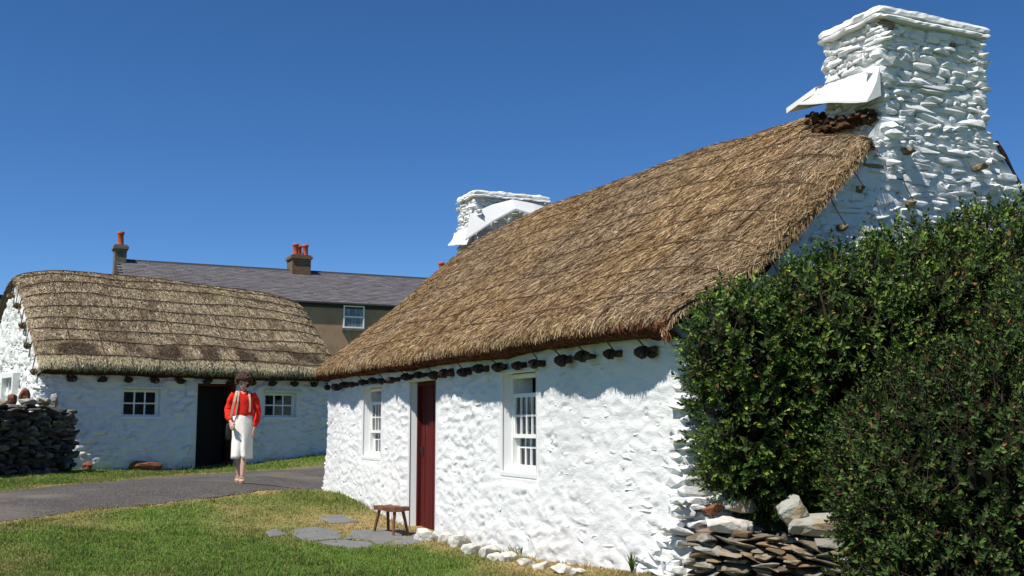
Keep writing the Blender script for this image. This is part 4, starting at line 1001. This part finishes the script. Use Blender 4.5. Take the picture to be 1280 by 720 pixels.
# ================================================================== DRY STONE WALLS
def stone_wall(name, label, A, B_, th, zt, seed, mt, size, pal, base=None, courses=.07, topj=.06, side=-1):
    A = Vector(A); B_ = Vector(B_); d = (B_-A); L = d.length; d.normalize(); nrm = Vector((d.y, -d.x, 0))*side*-1
    root = empty(name, (A.x, A.y, gz(A.x, A.y)), math.atan2(d.y, d.x), label=label, cat='wall')
    rr = random.Random(seed); Vv = []; Ff = []; Cc = []
    inv = (Matrix.Translation(root.location) @ Matrix.Rotation(root.rotation_euler.z, 4, 'Z')).inverted()
    def put(c, sz, rot, s):
        bm = hull_bm(sz, s, 12, bevel=.09); bm.verts.index_update()
        mt_ = Matrix.Translation(c) @ rot; o = len(Vv)
        Vv.extend([tuple(inv @ (mt_ @ v.co)) for v in bm.verts]); cc = np.array(rr.choice(pal))*rr.uniform(.7, 1.25); Cc.extend([cc]*len(bm.verts))
        for f in bm.faces: 
            ids = [o+v.index for v in f.verts]
            for i in range(1, len(ids)-1): Ff.append((ids[0], ids[i], ids[i+1]))
        bm.free()
    z = -.12; s = seed*1000
    while z < zt[0]+.1:
        h = rr.uniform(.7, 1.4)*courses; t = rr.uniform(-.1, 0)
        while t < L:
            w = rr.uniform(*size); x = t+w/2; f = min(max(x/L, 0), 1)
            topz = zt[0]*(1-f)+zt[1]*f+rr.uniform(-topj, topj)
            p = A+d*x; g = gz(p.x, p.y)
            if z < topz:
                for sd in (-1, 1):
                    c = p+nrm*sd*(th/2-.07+rr.uniform(-.04, .04)); c.z = g+z+h/2
                    ty = math.radians(rr.gauss(4, 9))
                    put(c, (w*1.12, rr.uniform(.18, .3), h*1.35), Matrix.Rotation(math.atan2(d.y, d.x)+rr.uniform(-.25, .25), 4, 'Z') @ Matrix.Rotation(ty, 4, 'Y') @ Matrix.Rotation(rr.gauss(0, .12), 4, 'X'), s); s += 1
                if rr.random() < .5:
                    c = p.copy(); c.z = g+z+h/2; put(c, (w, .3, h*1.2), Matrix.Rotation(rr.random()*3, 4, 'Z'), s); s += 1
            t += w*.93
        z += h*.9
    # end stones
    for e_, P_ in ((0, A), (1, B_)):
        z = -.1
        while z < zt[e_]:
            h = rr.uniform(.8, 1.4)*courses
            for q in (-.3, 0, .3):
                c = P_+nrm*th*q; c.z = gz(c.x, c.y)+z; put(c, (rr.uniform(.2,.3), rr.uniform(.2,.3), h*1.3), Matrix.Rotation(rr.random()*.5+math.atan2(d.y, d.x), 4, 'Z'), s); s += 1
            z += h
    link('stonework', npmesh('stonework', Vv, np.array(Ff), np.array(Cc), False), mt, root)
    n_ = MB(); hh = min(zt)-.06; a_ = A+d*.08; b_ = B_-d*.08; vs = []
    for zz in (-.2, hh-.05):
        for (p, sg) in ((a_, -1), (b_, -1), (b_, 1), (a_, 1)): q = p+nrm*sg*(th/2-.13); q.z = gz(p.x, p.y)+zz; vs.append(inv @ q)
    n_.hexa(vs).build('earth_core', M['earth'], root)
    return root
palS = [(.24,.20,.14),(.32,.27,.19),(.18,.15,.11),(.38,.34,.27),(.28,.27,.24),(.22,.15,.09)]
stone_wall('dry_stone_wall', 'low brown slate rubble wall at the near corner of the big cottage below the shrub', (1.42,8.02,0), (2.95,7.25,0), .5, (.37,.34), 21, M['slatestone'], (.08,.34), palS, courses=.036, topj=.05)
palD = [(.085,.08,.072),(.13,.125,.11),(.06,.056,.052),(.17,.165,.14),(.09,.078,.066)]
stone_wall('dry_stone_wall', 'dark shaded rubble wall standing before the left end of the far cottage', (-9.9,15.3,0), (-8.32,20.05,0), .5, (1.13,1.10), 22, M['darkstone'], (.14,.40), palD, courses=.085, topj=.08)
# lichen pale stones along its top
def W3(x, y, dz): return (x, y, gz(x, y)+dz)
rock('boulder', M['greyrock'], (.50,.34,.15), 31, W3(2.12,7.62,.47), (R(8),R(-4),R(-22)), label='large flat grey slab with ochre stains on top of the brown rubble wall', cat='stone')
rock('boulder', M['greyrock'], (.22,.20,.22), 35, W3(1.98,7.66,.56), (R(10),R(-32),R(-10)), label='upright pointed grey stone leaning on the left of the flat slab', cat='stone')
rock('boulder', M['rock'], (.36,.26,.15), 32, W3(1.56,7.88,.44), (0,R(5),R(-20)), label='whitish rounded stone at the cottage end of the brown rubble wall', cat='stone')
rock('boulder', M['redrock'], (.16,.14,.08), 33, W3(1.46,7.96,.56), (0,R(-14),R(10)), label='small rusty stone at the cottage corner above the whitish stone', cat='stone')
rock('boulder', M['greyrock'], (.24,.16,.10), 34, W3(1.66,7.93,.57), (0,R(6),R(-24)), label='pinkish grey block just above the whitish rounded stone', cat='stone')
rock('boulder', M['rock'], (.09,.07,.09), 36, W3(2.15,7.50,.28), (0,0,0), label='small white stone set low in the face of the brown rubble wall', cat='stone')
rock('boulder', M['rock'], (.10,.09,.16), 37, W3(2.42,7.42,.54), (0,R(20),0), label='small bluish white stone at the bush end of the brown rubble wall', cat='stone')
# splayed footing at the near corner
fz = facing('footing', [((LN-.55, -.05, 0), (1, 0, 0), (0, -1, 0), .62, .0, lambda q: .22+.55*q), ((LN+.10, -.12, 0), (0, 1, 0), (1, 0, 0), .8, .0, lambda q: .78)], 79, wallN, proud=.03, tilt=.12, bare=0)
# stones by the far wall
rock('boulder', M['redrock'], (.68,.30,.22), 41, W3(-7.30,21.68,.08), (0,R(4),R(32)), label='long rust brown stone lying at the foot of the far cottage wall', cat='stone')
rock('boulder', M['redrock'], (.22,.22,.18), 42, W3(-8.10,20.75,.07), (0,0,R(20)), label='small squarish brown block beside the end of the dark rubble wall', cat='stone')
rock('boulder', M['redrock'], (.17,.16,.20), 43, W3(-8.75,18.9,1.28), (0,0,R(10)), rough=.01, label='squarish red stone block on top of the dark rubble wall', cat='stone')
rock('boulder', M['redrock'], (.22,.2,.26), 44, W3(-8.72,19.35,1.36), (0,R(15),R(40)), label='dark red upright stone next to the squarish red block on the wall', cat='stone')
rock('boulder', M['greyrock'], (.16,.10,.30), 45, W3(-8.42,19.85,1.28), (R(4),R(8),0), label='thin upright lichened stone at the right end of the dark rubble wall top', cat='stone')
for i, (x, y) in enumerate([(-9.05,18.0),(-8.85,18.6),(-8.62,19.25),(-8.5,19.6)]):
    rock('boulder', M['greyrock'], (.34,.28,.13), 70+i, W3(x, y, 1.20+.02*i), (0,R(8*(i-1.5)),R(40*i)), label=['mossy flat capstone leftmost along the top of the dark rubble wall','mossy flat capstone left of the squarish red block','mossy flat capstone below the dark red upright stone','mossy flat capstone just left of the thin upright stone'][i], cat='stone', group='capstones on the dark rubble wall')
# edging stones before the wall
ED = [(-1.00,12.50,.26,.14,'first pale edging stone, in front of the red door by the paving'),(-.80,12.62,.10,.05,'smallest tan edging stone beside the painted tile'),(-.74,12.28,.20,.12,'pale edging stone below the painted tile, second large one'),(-.58,11.9,.25,.14,'blocky white edging stone, third large one from the door'),
 (-.42,11.25,.24,.10,'low pointed edging stone in the middle of the row'),(-.22,10.95,.24,.12,'star shaped white edging stone right of the low pointed one'),(-.17,10.66,.18,.06,'flat half buried edging stone just before the star shaped one'),
 (-.04,10.52,.22,.08,'flat pale edging stone right of the star shaped one'),(.12,10.12,.18,.06,'thin white edging stone among dry grass'),(.25,9.76,.17,.05,'thin low edging stone, third from the near end of the row'),(.42,9.24,.22,.07,'flat white edging stone, second from the near end'),(.54,9.04,.17,.05,'flat white edging stone at the very near end of the row')]
for i, (x, y, w, h, lb) in enumerate(ED):
    rock('edging_stone', M['rock'], (w, w*.75, h*1.5), 400+i, W3(x, y, h*.22), (R(random.uniform(-8,8)), R(random.uniform(-10,10)), random.uniform(0,3)), rough=.025, label=lb, cat='stone', group='pale edging stones along the wall foot')
# painted number tile by the door
tp = Vector(W3(-.82, 12.98, .045))
tile = empty('number_tile', tp, R(-65.5+8), label='small white tile with black number leaning at the foot of the door jamb', cat='sign')
Mt = Matrix.Rotation(R(38), 4, 'X')
pl = MB(); pl.box((-.16,-.07,0),(.16,.07,.012), Mt); pl.build('board', M['paint'], tile, bevel=.004)
fc = bpy.data.curves.new('digits', 'FONT'); fc.body = '399'; fc.size = .13; fc.extrude = .002; fc.align_x = 'CENTER'; fc.align_y = 'CENTER'; fc.offset = .003
tmp = bpy.data.objects.new('t', fc); col.objects.link(tmp); dg = bpy.context.evaluated_depsgraph_get(); me = bpy.data.meshes.new_from_object(tmp.evaluated_get(dg)); bpy.data.objects.remove(tmp)
me.transform(Mt @ Matrix.Translation((0, 0, .0145))); me.materials.clear(); link('number', me, M['ink'], tile)

# ================================================================== STOOL
st = empty('stool', W3(-1.45, 13.12, 0.0), R(-52), label='rough brown wooden stool on four splayed legs beside the red door', cat='stool')
bm = bmesh.new(); bmesh.ops.create_cube(bm, size=1)
for v in bm.verts: v.co = Vector((v.co.x*.50, v.co.y*.20, v.co.z*.055+.30))
bmesh.ops.subdivide_edges(bm, edges=bm.edges[:], cuts=5, use_grid_fill=True)
for v in bm.verts:
    v.co.z += noise.noise(v.co*9)*.014; v.co.x += noise.noise(v.co*11+Vector((3,0,0)))*.014; v.co.y += noise.noise(v.co*10+Vector((0,5,0)))*.02
me = bpy.data.meshes.new('seat'); bm.to_mesh(me); bm.free(); link('seat', me, M['wood'], st)
for sx in (-1, 1):
    for sy in (-1, 1): 
        q = st.matrix_world
        MB().tube([(sx*.17, sy*.055, .29), (sx*.195, sy*.08, .15), (sx*.225, sy*.105, -.03)], [.021,.019,.016], 7).build('leg', M['wood'], st)
# weeds at the wall foot
def weed(loc, label, h, seed, n=14, broad=.012):
    rr = random.Random(seed); root = empty('weed', loc, label=label, cat='plant'); V = []; F = []; Cc = []
    for i in range(n):
        a = rr.uniform(0, 6.28); l = h*rr.uniform(.45, 1); ou = rr.uniform(.15, .6)*l*(1 if i else .05); w = broad*rr.uniform(.6, 1.2); o = len(V)
        pts = [Vector((0,0,0)), Vector((math.cos(a)*ou*.35, math.sin(a)*ou*.35, l*.55)), Vector((math.cos(a)*ou, math.sin(a)*ou, l))]
        sd = Vector((-math.sin(a), math.cos(a), 0))*w
        V += [pts[0]-sd*.5, pts[0]+sd*.5, pts[1]-sd, pts[1]+sd, pts[2]]; F += [(o,o+1,o+3),(o,o+3,o+2),(o+2,o+3,o+4)]; g = rr.uniform(.7, 1.4); Cc += [[.07*g,.13*g,.03*g]]*5
    link('leaves', npmesh('leaves', [tuple(v) for v in V], np.array(F), np.array(Cc)), M['grass'], root)
weed(W3(.95, 8.72, 0), 'upright spiky weed against the near end of the white wall', .19, 1, 16)
weed(W3(.10, 10.72, 0), 'small bushy weed at the wall foot between the edging stones', .11, 2, 30, .010)

# ================================================================== PERSON
wl = Vector((-4.17, 16.75, 0)); wl.z = gz(wl.x, wl.y)+.03
per = empty('person', wl, R(10), label='woman in red blouse and white skirt walking on the path, looking down', cat='person')
def ell(c, r, n=12, m=8, rot=None):
    mb = MB(); c = Vector(c); rings = []
    for i in range(1, m):
        th = math.pi*i/m; ring = []
        for k in range(n):
            a = 2*math.pi*k/n; v = Vector((r[0]*math.sin(th)*math.cos(a), r[1]*math.sin(th)*math.sin(a), -r[2]*math.cos(th)))
            if rot: v = rot @ v
            ring.append(c+v)
        rings.append(ring)
    return mb.rings(rings)
def ring(c, rx, ry, n=18, tilt=None, wob=0, ph=0):
    c = Vector(c); out = []
    for k in range(n):
        a = 2*math.pi*k/n; q = 1+wob*math.sin(a*5+ph)
        v = Vector((rx*math.cos(a)*q, ry*math.sin(a)*q, 0))
        if tilt: v = tilt @ v
        out.append(c+v)
    return out
S = 1.66/1.66
bd = MB(); hr = Matrix.Rotation(R(8), 3, 'Z') @ Matrix.Rotation(R(5), 3, 'Y') @ Matrix.Rotation(R(30), 3, 'X')     # head bowed forward (faces -y)
hc = Vector((0, -.045, 1.52))
for m_ in (ell(hc+Vector((0,.012,.02)), (.073,.088,.085), rot=hr), ell(hc+hr @ Vector((0,-.022,-.045)), (.052,.062,.062), rot=hr),
           ell(hc+hr @ Vector((0,-.093,-.012)), (.012,.018,.020)), ell(hc+hr @ Vector((0,-.082,-.048)), (.024,.012,.009)), ell(hc+hr @ Vector((0,-.074,-.082)), (.022,.016,.016)),
           ell(hc+hr @ Vector((.074,.01,-.01)), (.010,.018,.030)), ell(hc+hr @ Vector((-.074,.01,-.01)), (.010,.018,.030))):
    bd.add(m_.v, m_.f)
bd.tube([(0,.015,1.33),(0,-.0,1.40),(0,-.02,1.48)], [.055,.048,.048], 10)
bd.rings([ring((0,0,z), a, b) for z, a, b in [(.80,.150,.100),(.88,.160,.108),(.98,.140,.095),(1.06,.122,.085),(1.16,.135,.095),(1.26,.155,.098),(1.33,.150,.080),(1.375,.085,.062)]])
def limb(p, r, n=9): bd.tube(p, r, n)
limb([(-.145,0,1.315),(-.185,.01,1.25),(-.215,.03,1.08),(-.20,-.06,.97),(-.165,-.14,.905)], [.050,.047,.038,.032,.024])   # her right arm, bent
limb([(.145,0,1.315),(.185,.01,1.25),(.215,.02,1.06),(.20,-.01,.92),(.178,-.035,.80)], [.050,.047,.038,.032,.024])
limb([(-.075,0,.84),(-.07,-.01,.62),(-.055,-.03,.46),(-.045,-.00,.32),(-.038,.03,.09)], [.085,.072,.052,.048,.030])
limb([(.075,0,.84),(.065,-.03,.62),(.050,-.11,.46),(.040,-.13,.32),(.032,-.19,.09)], [.085,.072,.052,.048,.030])
for fx, fy in ((-.04, 0.03), (.032, -.19)):
    bd.rings([[Vector((fx+q.x, fy+yy, max(zc+q.z, .012))) for q in [Vector((rx*math.cos(a), 0, rz_*math.sin(a))) for a in np.linspace(0, 2*math.pi, 10, endpoint=False)]] for yy, rx, rz_, zc in [(.055,.022,.030,.045),(.02,.030,.045,.06),(-.04,.032,.036,.045),(-.10,.040,.024,.030),(-.145,.038,.016,.022),(-.165,.026,.011,.018)]])
def hand(wr, d, up, side, curl):
    d = Vector(d).normalized(); up = Vector(up).normalized(); s_ = d.cross(up).normalized()*side
    wr = Vector(wr); pm = wr+d*.045
    rings = []
    for t, w, h in ((-.01,.022,.018),(.02,.032,.016),(.055,.040,.014),(.085,.038,.012)):
        rings.append([wr+d*t+s_*(w*math.cos(a))+up*(h*math.sin(a)) for a in np.linspace(0, 2*math.pi, 10, endpoint=False)])
    bd.rings(rings)
    for i, (off, l) in enumerate([(-.030,.060),(-.010,.070),(.010,.066),(.029,.052)]):
        p = wr+d*.075+s_*off; dd = d.copy(); pts = [p]
        for j in range(3):
            dd = (dd-up*curl*(.5+.3*j)).normalized(); pts.append(pts[-1]+dd*l*(.45, .32, .25)[j])
        bd.tube(pts, [.0095,.009,.0082,.007], 7)
    p = wr+d*.02-s_*.028; bd.tube([p, p+d*.025-s_*.022-up*.008, p+d*.055-s_*.026-up*.022], [.012,.0105,.008], 7)
hand((-.163,-.148,.895), (.25,-.55,-.8), (-.6,-.6,.3), 1, .55)
hand((.176,-.04,.79), (-.05,-.10,-1), (.9,-.3,0), 1, .30)
bo = bd.build('body', M['skin'], per)
rm = bo.modifiers.new('r', 'REMESH'); rm.mode = 'VOXEL'; rm.voxel_size = .0055
sm_ = bo.modifiers.new('s', 'SMOOTH'); sm_.iterations = 2; sm_.factor = .5
dg = bpy.context.evaluated_depsgraph_get(); me = bpy.data.meshes.new_from_object(bo.evaluated_get(dg)); bo.modifiers.clear(); bo.data = me
for p in me.polygons: p.use_smooth = True
for sx in (-1, 1): 
    e_ = ell(hc+hr @ Vector((sx*.029,-.079,.012)), (.010,.006,.005)); e_.build('eye', M['ink'], per, smooth=True)
# hair: mass of curls
mb = MB(); rr = random.Random(12)
a_ = ell(hc+Vector((0,.035,.045)), (.092,.098,.088), 16, 12, rot=hr); mb.add(a_.v, a_.f)
for i in range(230):
    th = rr.uniform(0, 6.283); ph = rr.uniform(-.75, 1.5)
    v = Vector((math.cos(th)*math.cos(ph), math.sin(th)*math.cos(ph), math.sin(ph)))
    if v.y < -.42 and v.z < .42: continue
    c = hc+hr @ Vector((v.x*.112, v.y*.108+.022, v.z*.108+.018)); r_ = rr.uniform(.019, .033)
    b_ = ell(c, (r_, r_, r_*rr.uniform(.7, 1.1)), 7, 5); mb.add(b_.v, b_.f)
mb.build('hair', M['hair'], per, smooth=True)
# blouse torso and full sleeves
bl = MB()
tr = []
for z, a, b, wo in [(1.00,.150,.108,.03),(1.03,.160,.116,.03),(1.10,.158,.116,.02),(1.18,.165,.122,.015),(1.27,.178,.120,.01),(1.32,.172,.105,.0),(1.355,.125,.082,0),(1.385,.078,.066,0)]:
    tr.append(ring((0, .0, z), a, b, 32, wob=wo, ph=z*20))
for r_ in tr[-1:]:
    for v in r_:
        if v.y < -.03: v.z -= .07*max(0, 1-abs(v.x)/.055); 
bl.rings(tr, False)
def sleeve(pts, rad):
    P = [Vector(p) for p in pts]; 
    q = []; rr_ = []
    for i in range(len(P)-1):
        for t in np.linspace(0, 1, 6, endpoint=False):
            q.append(P[i].lerp(P[i+1], t)); f_ = rad[i]*(1-t)+rad[i+1]*t; rr_.append(f_*(1+.07*math.sin(len(q)*1.7)))
    q.append(P[-1]); rr_.append(rad[-1]); bl.tube(q, rr_, 14, False)
sleeve([(-.130,0,1.335),(-.175,.005,1.27),(-.222,.03,1.09),(-.210,-.05,.985),(-.178,-.12,.93)], [.060,.060,.058,.058,.034])
sleeve([(.130,0,1.335),(.175,.005,1.27),(.225,.02,1.08),(.210,-.01,.93),(.185,-.03,.84)], [.060,.060,.058,.058,.034])
for i_, v_ in enumerate(bl.v):
    v_ = Vector(v_); n1 = noise.noise(Vector((v_.x*9, v_.y*9, v_.z*22)))*.010+noise.noise(v_*24)*.005; bl.v[i_] = (v_.x+n1, v_.y+n1*(-1 if v_.y < 0 else 1), v_.z)
o = bl.build('blouse', M['redcloth'], per, smooth=True); sb = o.modifiers.new('s', 'SUBSURF'); sb.levels = sb.render_levels = 1; so = o.modifiers.new('t', 'SOLIDIFY'); so.thickness = .004
cl = MB(); 
for sx in (-1, 1): cl.add([(sx*.006,-.110,1.285),(sx*.050,-.098,1.345),(sx*.062,-.055,1.392),(sx*.038,-.075,1.385),(sx*.028,-.098,1.340)], [(0,1,2,3,4)])
o = cl.build('collar', M['redcloth'], per); so = o.modifiers.new('t', 'SOLIDIFY'); so.thickness = .006
# skirt
skr = []
for z, a, b, wo, cy in [(1.045,.128,.094,.0,0),(1.03,.135,.100,.0,0),(.97,.152,.112,.015,0),(.88,.166,.120,.02,0),(.78,.165,.122,.025,-.01),(.66,.156,.124,.035,-.02),(.52,.154,.132,.05,-.04),(.40,.157,.140,.06,-.05),(.345,.159,.144,.065,-.05)]:
    skr.append([v+Vector((0, .010*math.sin(v.x*55+z*4)*(1.05-z)*1.3*(1 if v.y < 0 else 0), 0)) for v in ring((0, cy, z), a, b, 60, wob=wo, ph=z*3)])
for i, r_ in enumerate(skr):
    for v in r_:
        if i > 4 and v.y < -.05: v.y += .035*max(0, 1-abs(v.x)/.035)*(i-4)/4; v.z += (.05*max(0, 1-abs(v.x)/.03) if i == 8 else 0)
skb = MB(); skb.rings(skr, False); o = skb.build('skirt', M['whitecloth'], per, smooth=True); so = o.modifiers.new('t', 'SOLIDIFY'); so.thickness = .004
for fx, fy in ((-.04, 0.03), (.032, -.19)):
    sdl = MB()
    sdl.rings([[Vector((fx+rx*math.cos(a), fy+yc+ry*math.sin(a), z)) for a in np.linspace(0, 2*math.pi, 18, endpoint=False)] for z, rx, ry, yc in [(-.025,.036,.115,-.055),(.004,.041,.120,-.055),(.014,.041,.120,-.055)]])
    for yy, w_, h_ in ((-.10,.046,.060),(-.055,.042,.075)):
        sdl.tube([(fx+w_*math.cos(a), fy+yy, .008+h_*math.sin(a)) for a in np.linspace(0, math.pi, 9)], .008, 5)
    sdl.build('sandal', M['sandal'], per)
# shoulder bag with its long strap (a thing she carries)
bag = empty('shoulder_bag', (0,0,0), label='dark shoulder bag on a long tan strap at the walking woman\'s right hip', cat='bag'); bag.location = wl; bag.rotation_euler = (0,0,R(10))
mb = MB(); mb.rings([[Vector((-.205+.038*math.cos(a)*s1, -.02+.10*math.sin(a)*s2, z)) for a in np.linspace(0, 2*math.pi, 16, endpoint=False)] for z, s1, s2 in [(.64,.7,.8),(.66,1,.97),(.76,1.1,1),(.86,.9,.92),(.885,.5,.85)]]); mb.build('pouch', M['blackbag'], bag, smooth=True)
def ribbon(pts, w, name):
    mb = MB(); P = [Vector(p) for p in pts]; vs = []
    for i, p in enumerate(P): vs += [p+Vector((-w/2,0,0)), p+Vector((w/2,0,0))]
    n = len(P); o = mb.add(vs, [(2*i,2*i+1,2*i+3,2*i+2) for i in range(n-1)]).build(name, M['tan'], bag); so = o.modifiers.new('t', 'SOLIDIFY'); so.thickness = .006
ribbon([(-.185,-.10,.86),(-.165,-.125,1.0),(-.148,-.135,1.12),(-.122,-.138,1.22),(-.105,-.112,1.31),(-.10,-.07,1.362),(-.10,0,1.385),(-.105,.08,1.33),(-.13,.13,1.2),(-.17,.12,1.0),(-.19,.06,.87)], .034, 'strap')
ribbon([(-.10,-.12,1.0),(-.082,-.128,1.12),(-.070,-.136,1.22),(-.066,-.115,1.31),(-.064,-.065,1.382)], .024, 'strap')
ribbon([(.110,-.128,1.06),(.116,-.134,1.15),(.112,-.134,1.23),(.10,-.112,1.31),(.09,-.06,1.375),(.09,0,1.39)], .028, 'strap')

# ================================================================== LIGHT, SKY, CAMERA
SUN_EL = R(58); sx_, sy_ = -.731, -.682        # horizontal direction towards the sun
sd_ = bpy.data.lights.new('sun', 'SUN'); sd_.energy = 4.9; sd_.angle = R(.55); sd_.color = (1, .955, .88)
so_ = bpy.data.objects.new('sun', sd_); col.objects.link(so_)
tow = Vector((sx_*math.cos(SUN_EL), sy_*math.cos(SUN_EL), math.sin(SUN_EL)))
so_.rotation_euler = tow.to_track_quat('Z', 'Y').to_euler(); so_.location = (-10, -10, 20)
w = bpy.data.worlds.new('World'); scene.world = w; w.use_nodes = True
nt = w.node_tree; bg = nt.nodes['Background']; sky = nt.nodes.new('ShaderNodeTexSky'); sky.sky_type = 'NISHITA'; sky.sun_disc = False
sky.sun_elevation = SUN_EL; sky.sun_rotation = math.atan2(sx_, sy_); sky.altitude = 4300; sky.air_density = 1.0; sky.dust_density = .05; sky.ozone_density = 4.0
hs = nt.nodes.new('ShaderNodeHueSaturation'); hs.inputs['Hue'].default_value = .502; hs.inputs['Saturation'].default_value = 1.20
nt.links.new(sky.outputs[0], hs.inputs['Color']); nt.links.new(hs.outputs[0], bg.inputs['Color']); bg.inputs['Strength'].default_value = .100
cam = bpy.data.cameras.new('camera'); co = bpy.data.objects.new('camera', cam); col.objects.link(co)
cam.sensor_width = 36; cam.lens = 1343*36/1280; cam.clip_start = .05; cam.clip_end = 3000
co.location = (0, 0, 1.33); co.rotation_euler = (R(90+7.2), 0, 0); scene.camera = co
scene.view_settings.view_transform = 'Standard'; scene.view_settings.look = 'None'; scene.view_settings.exposure = .40; scene.view_settings.gamma = 1
scene.render.engine = 'CYCLES'
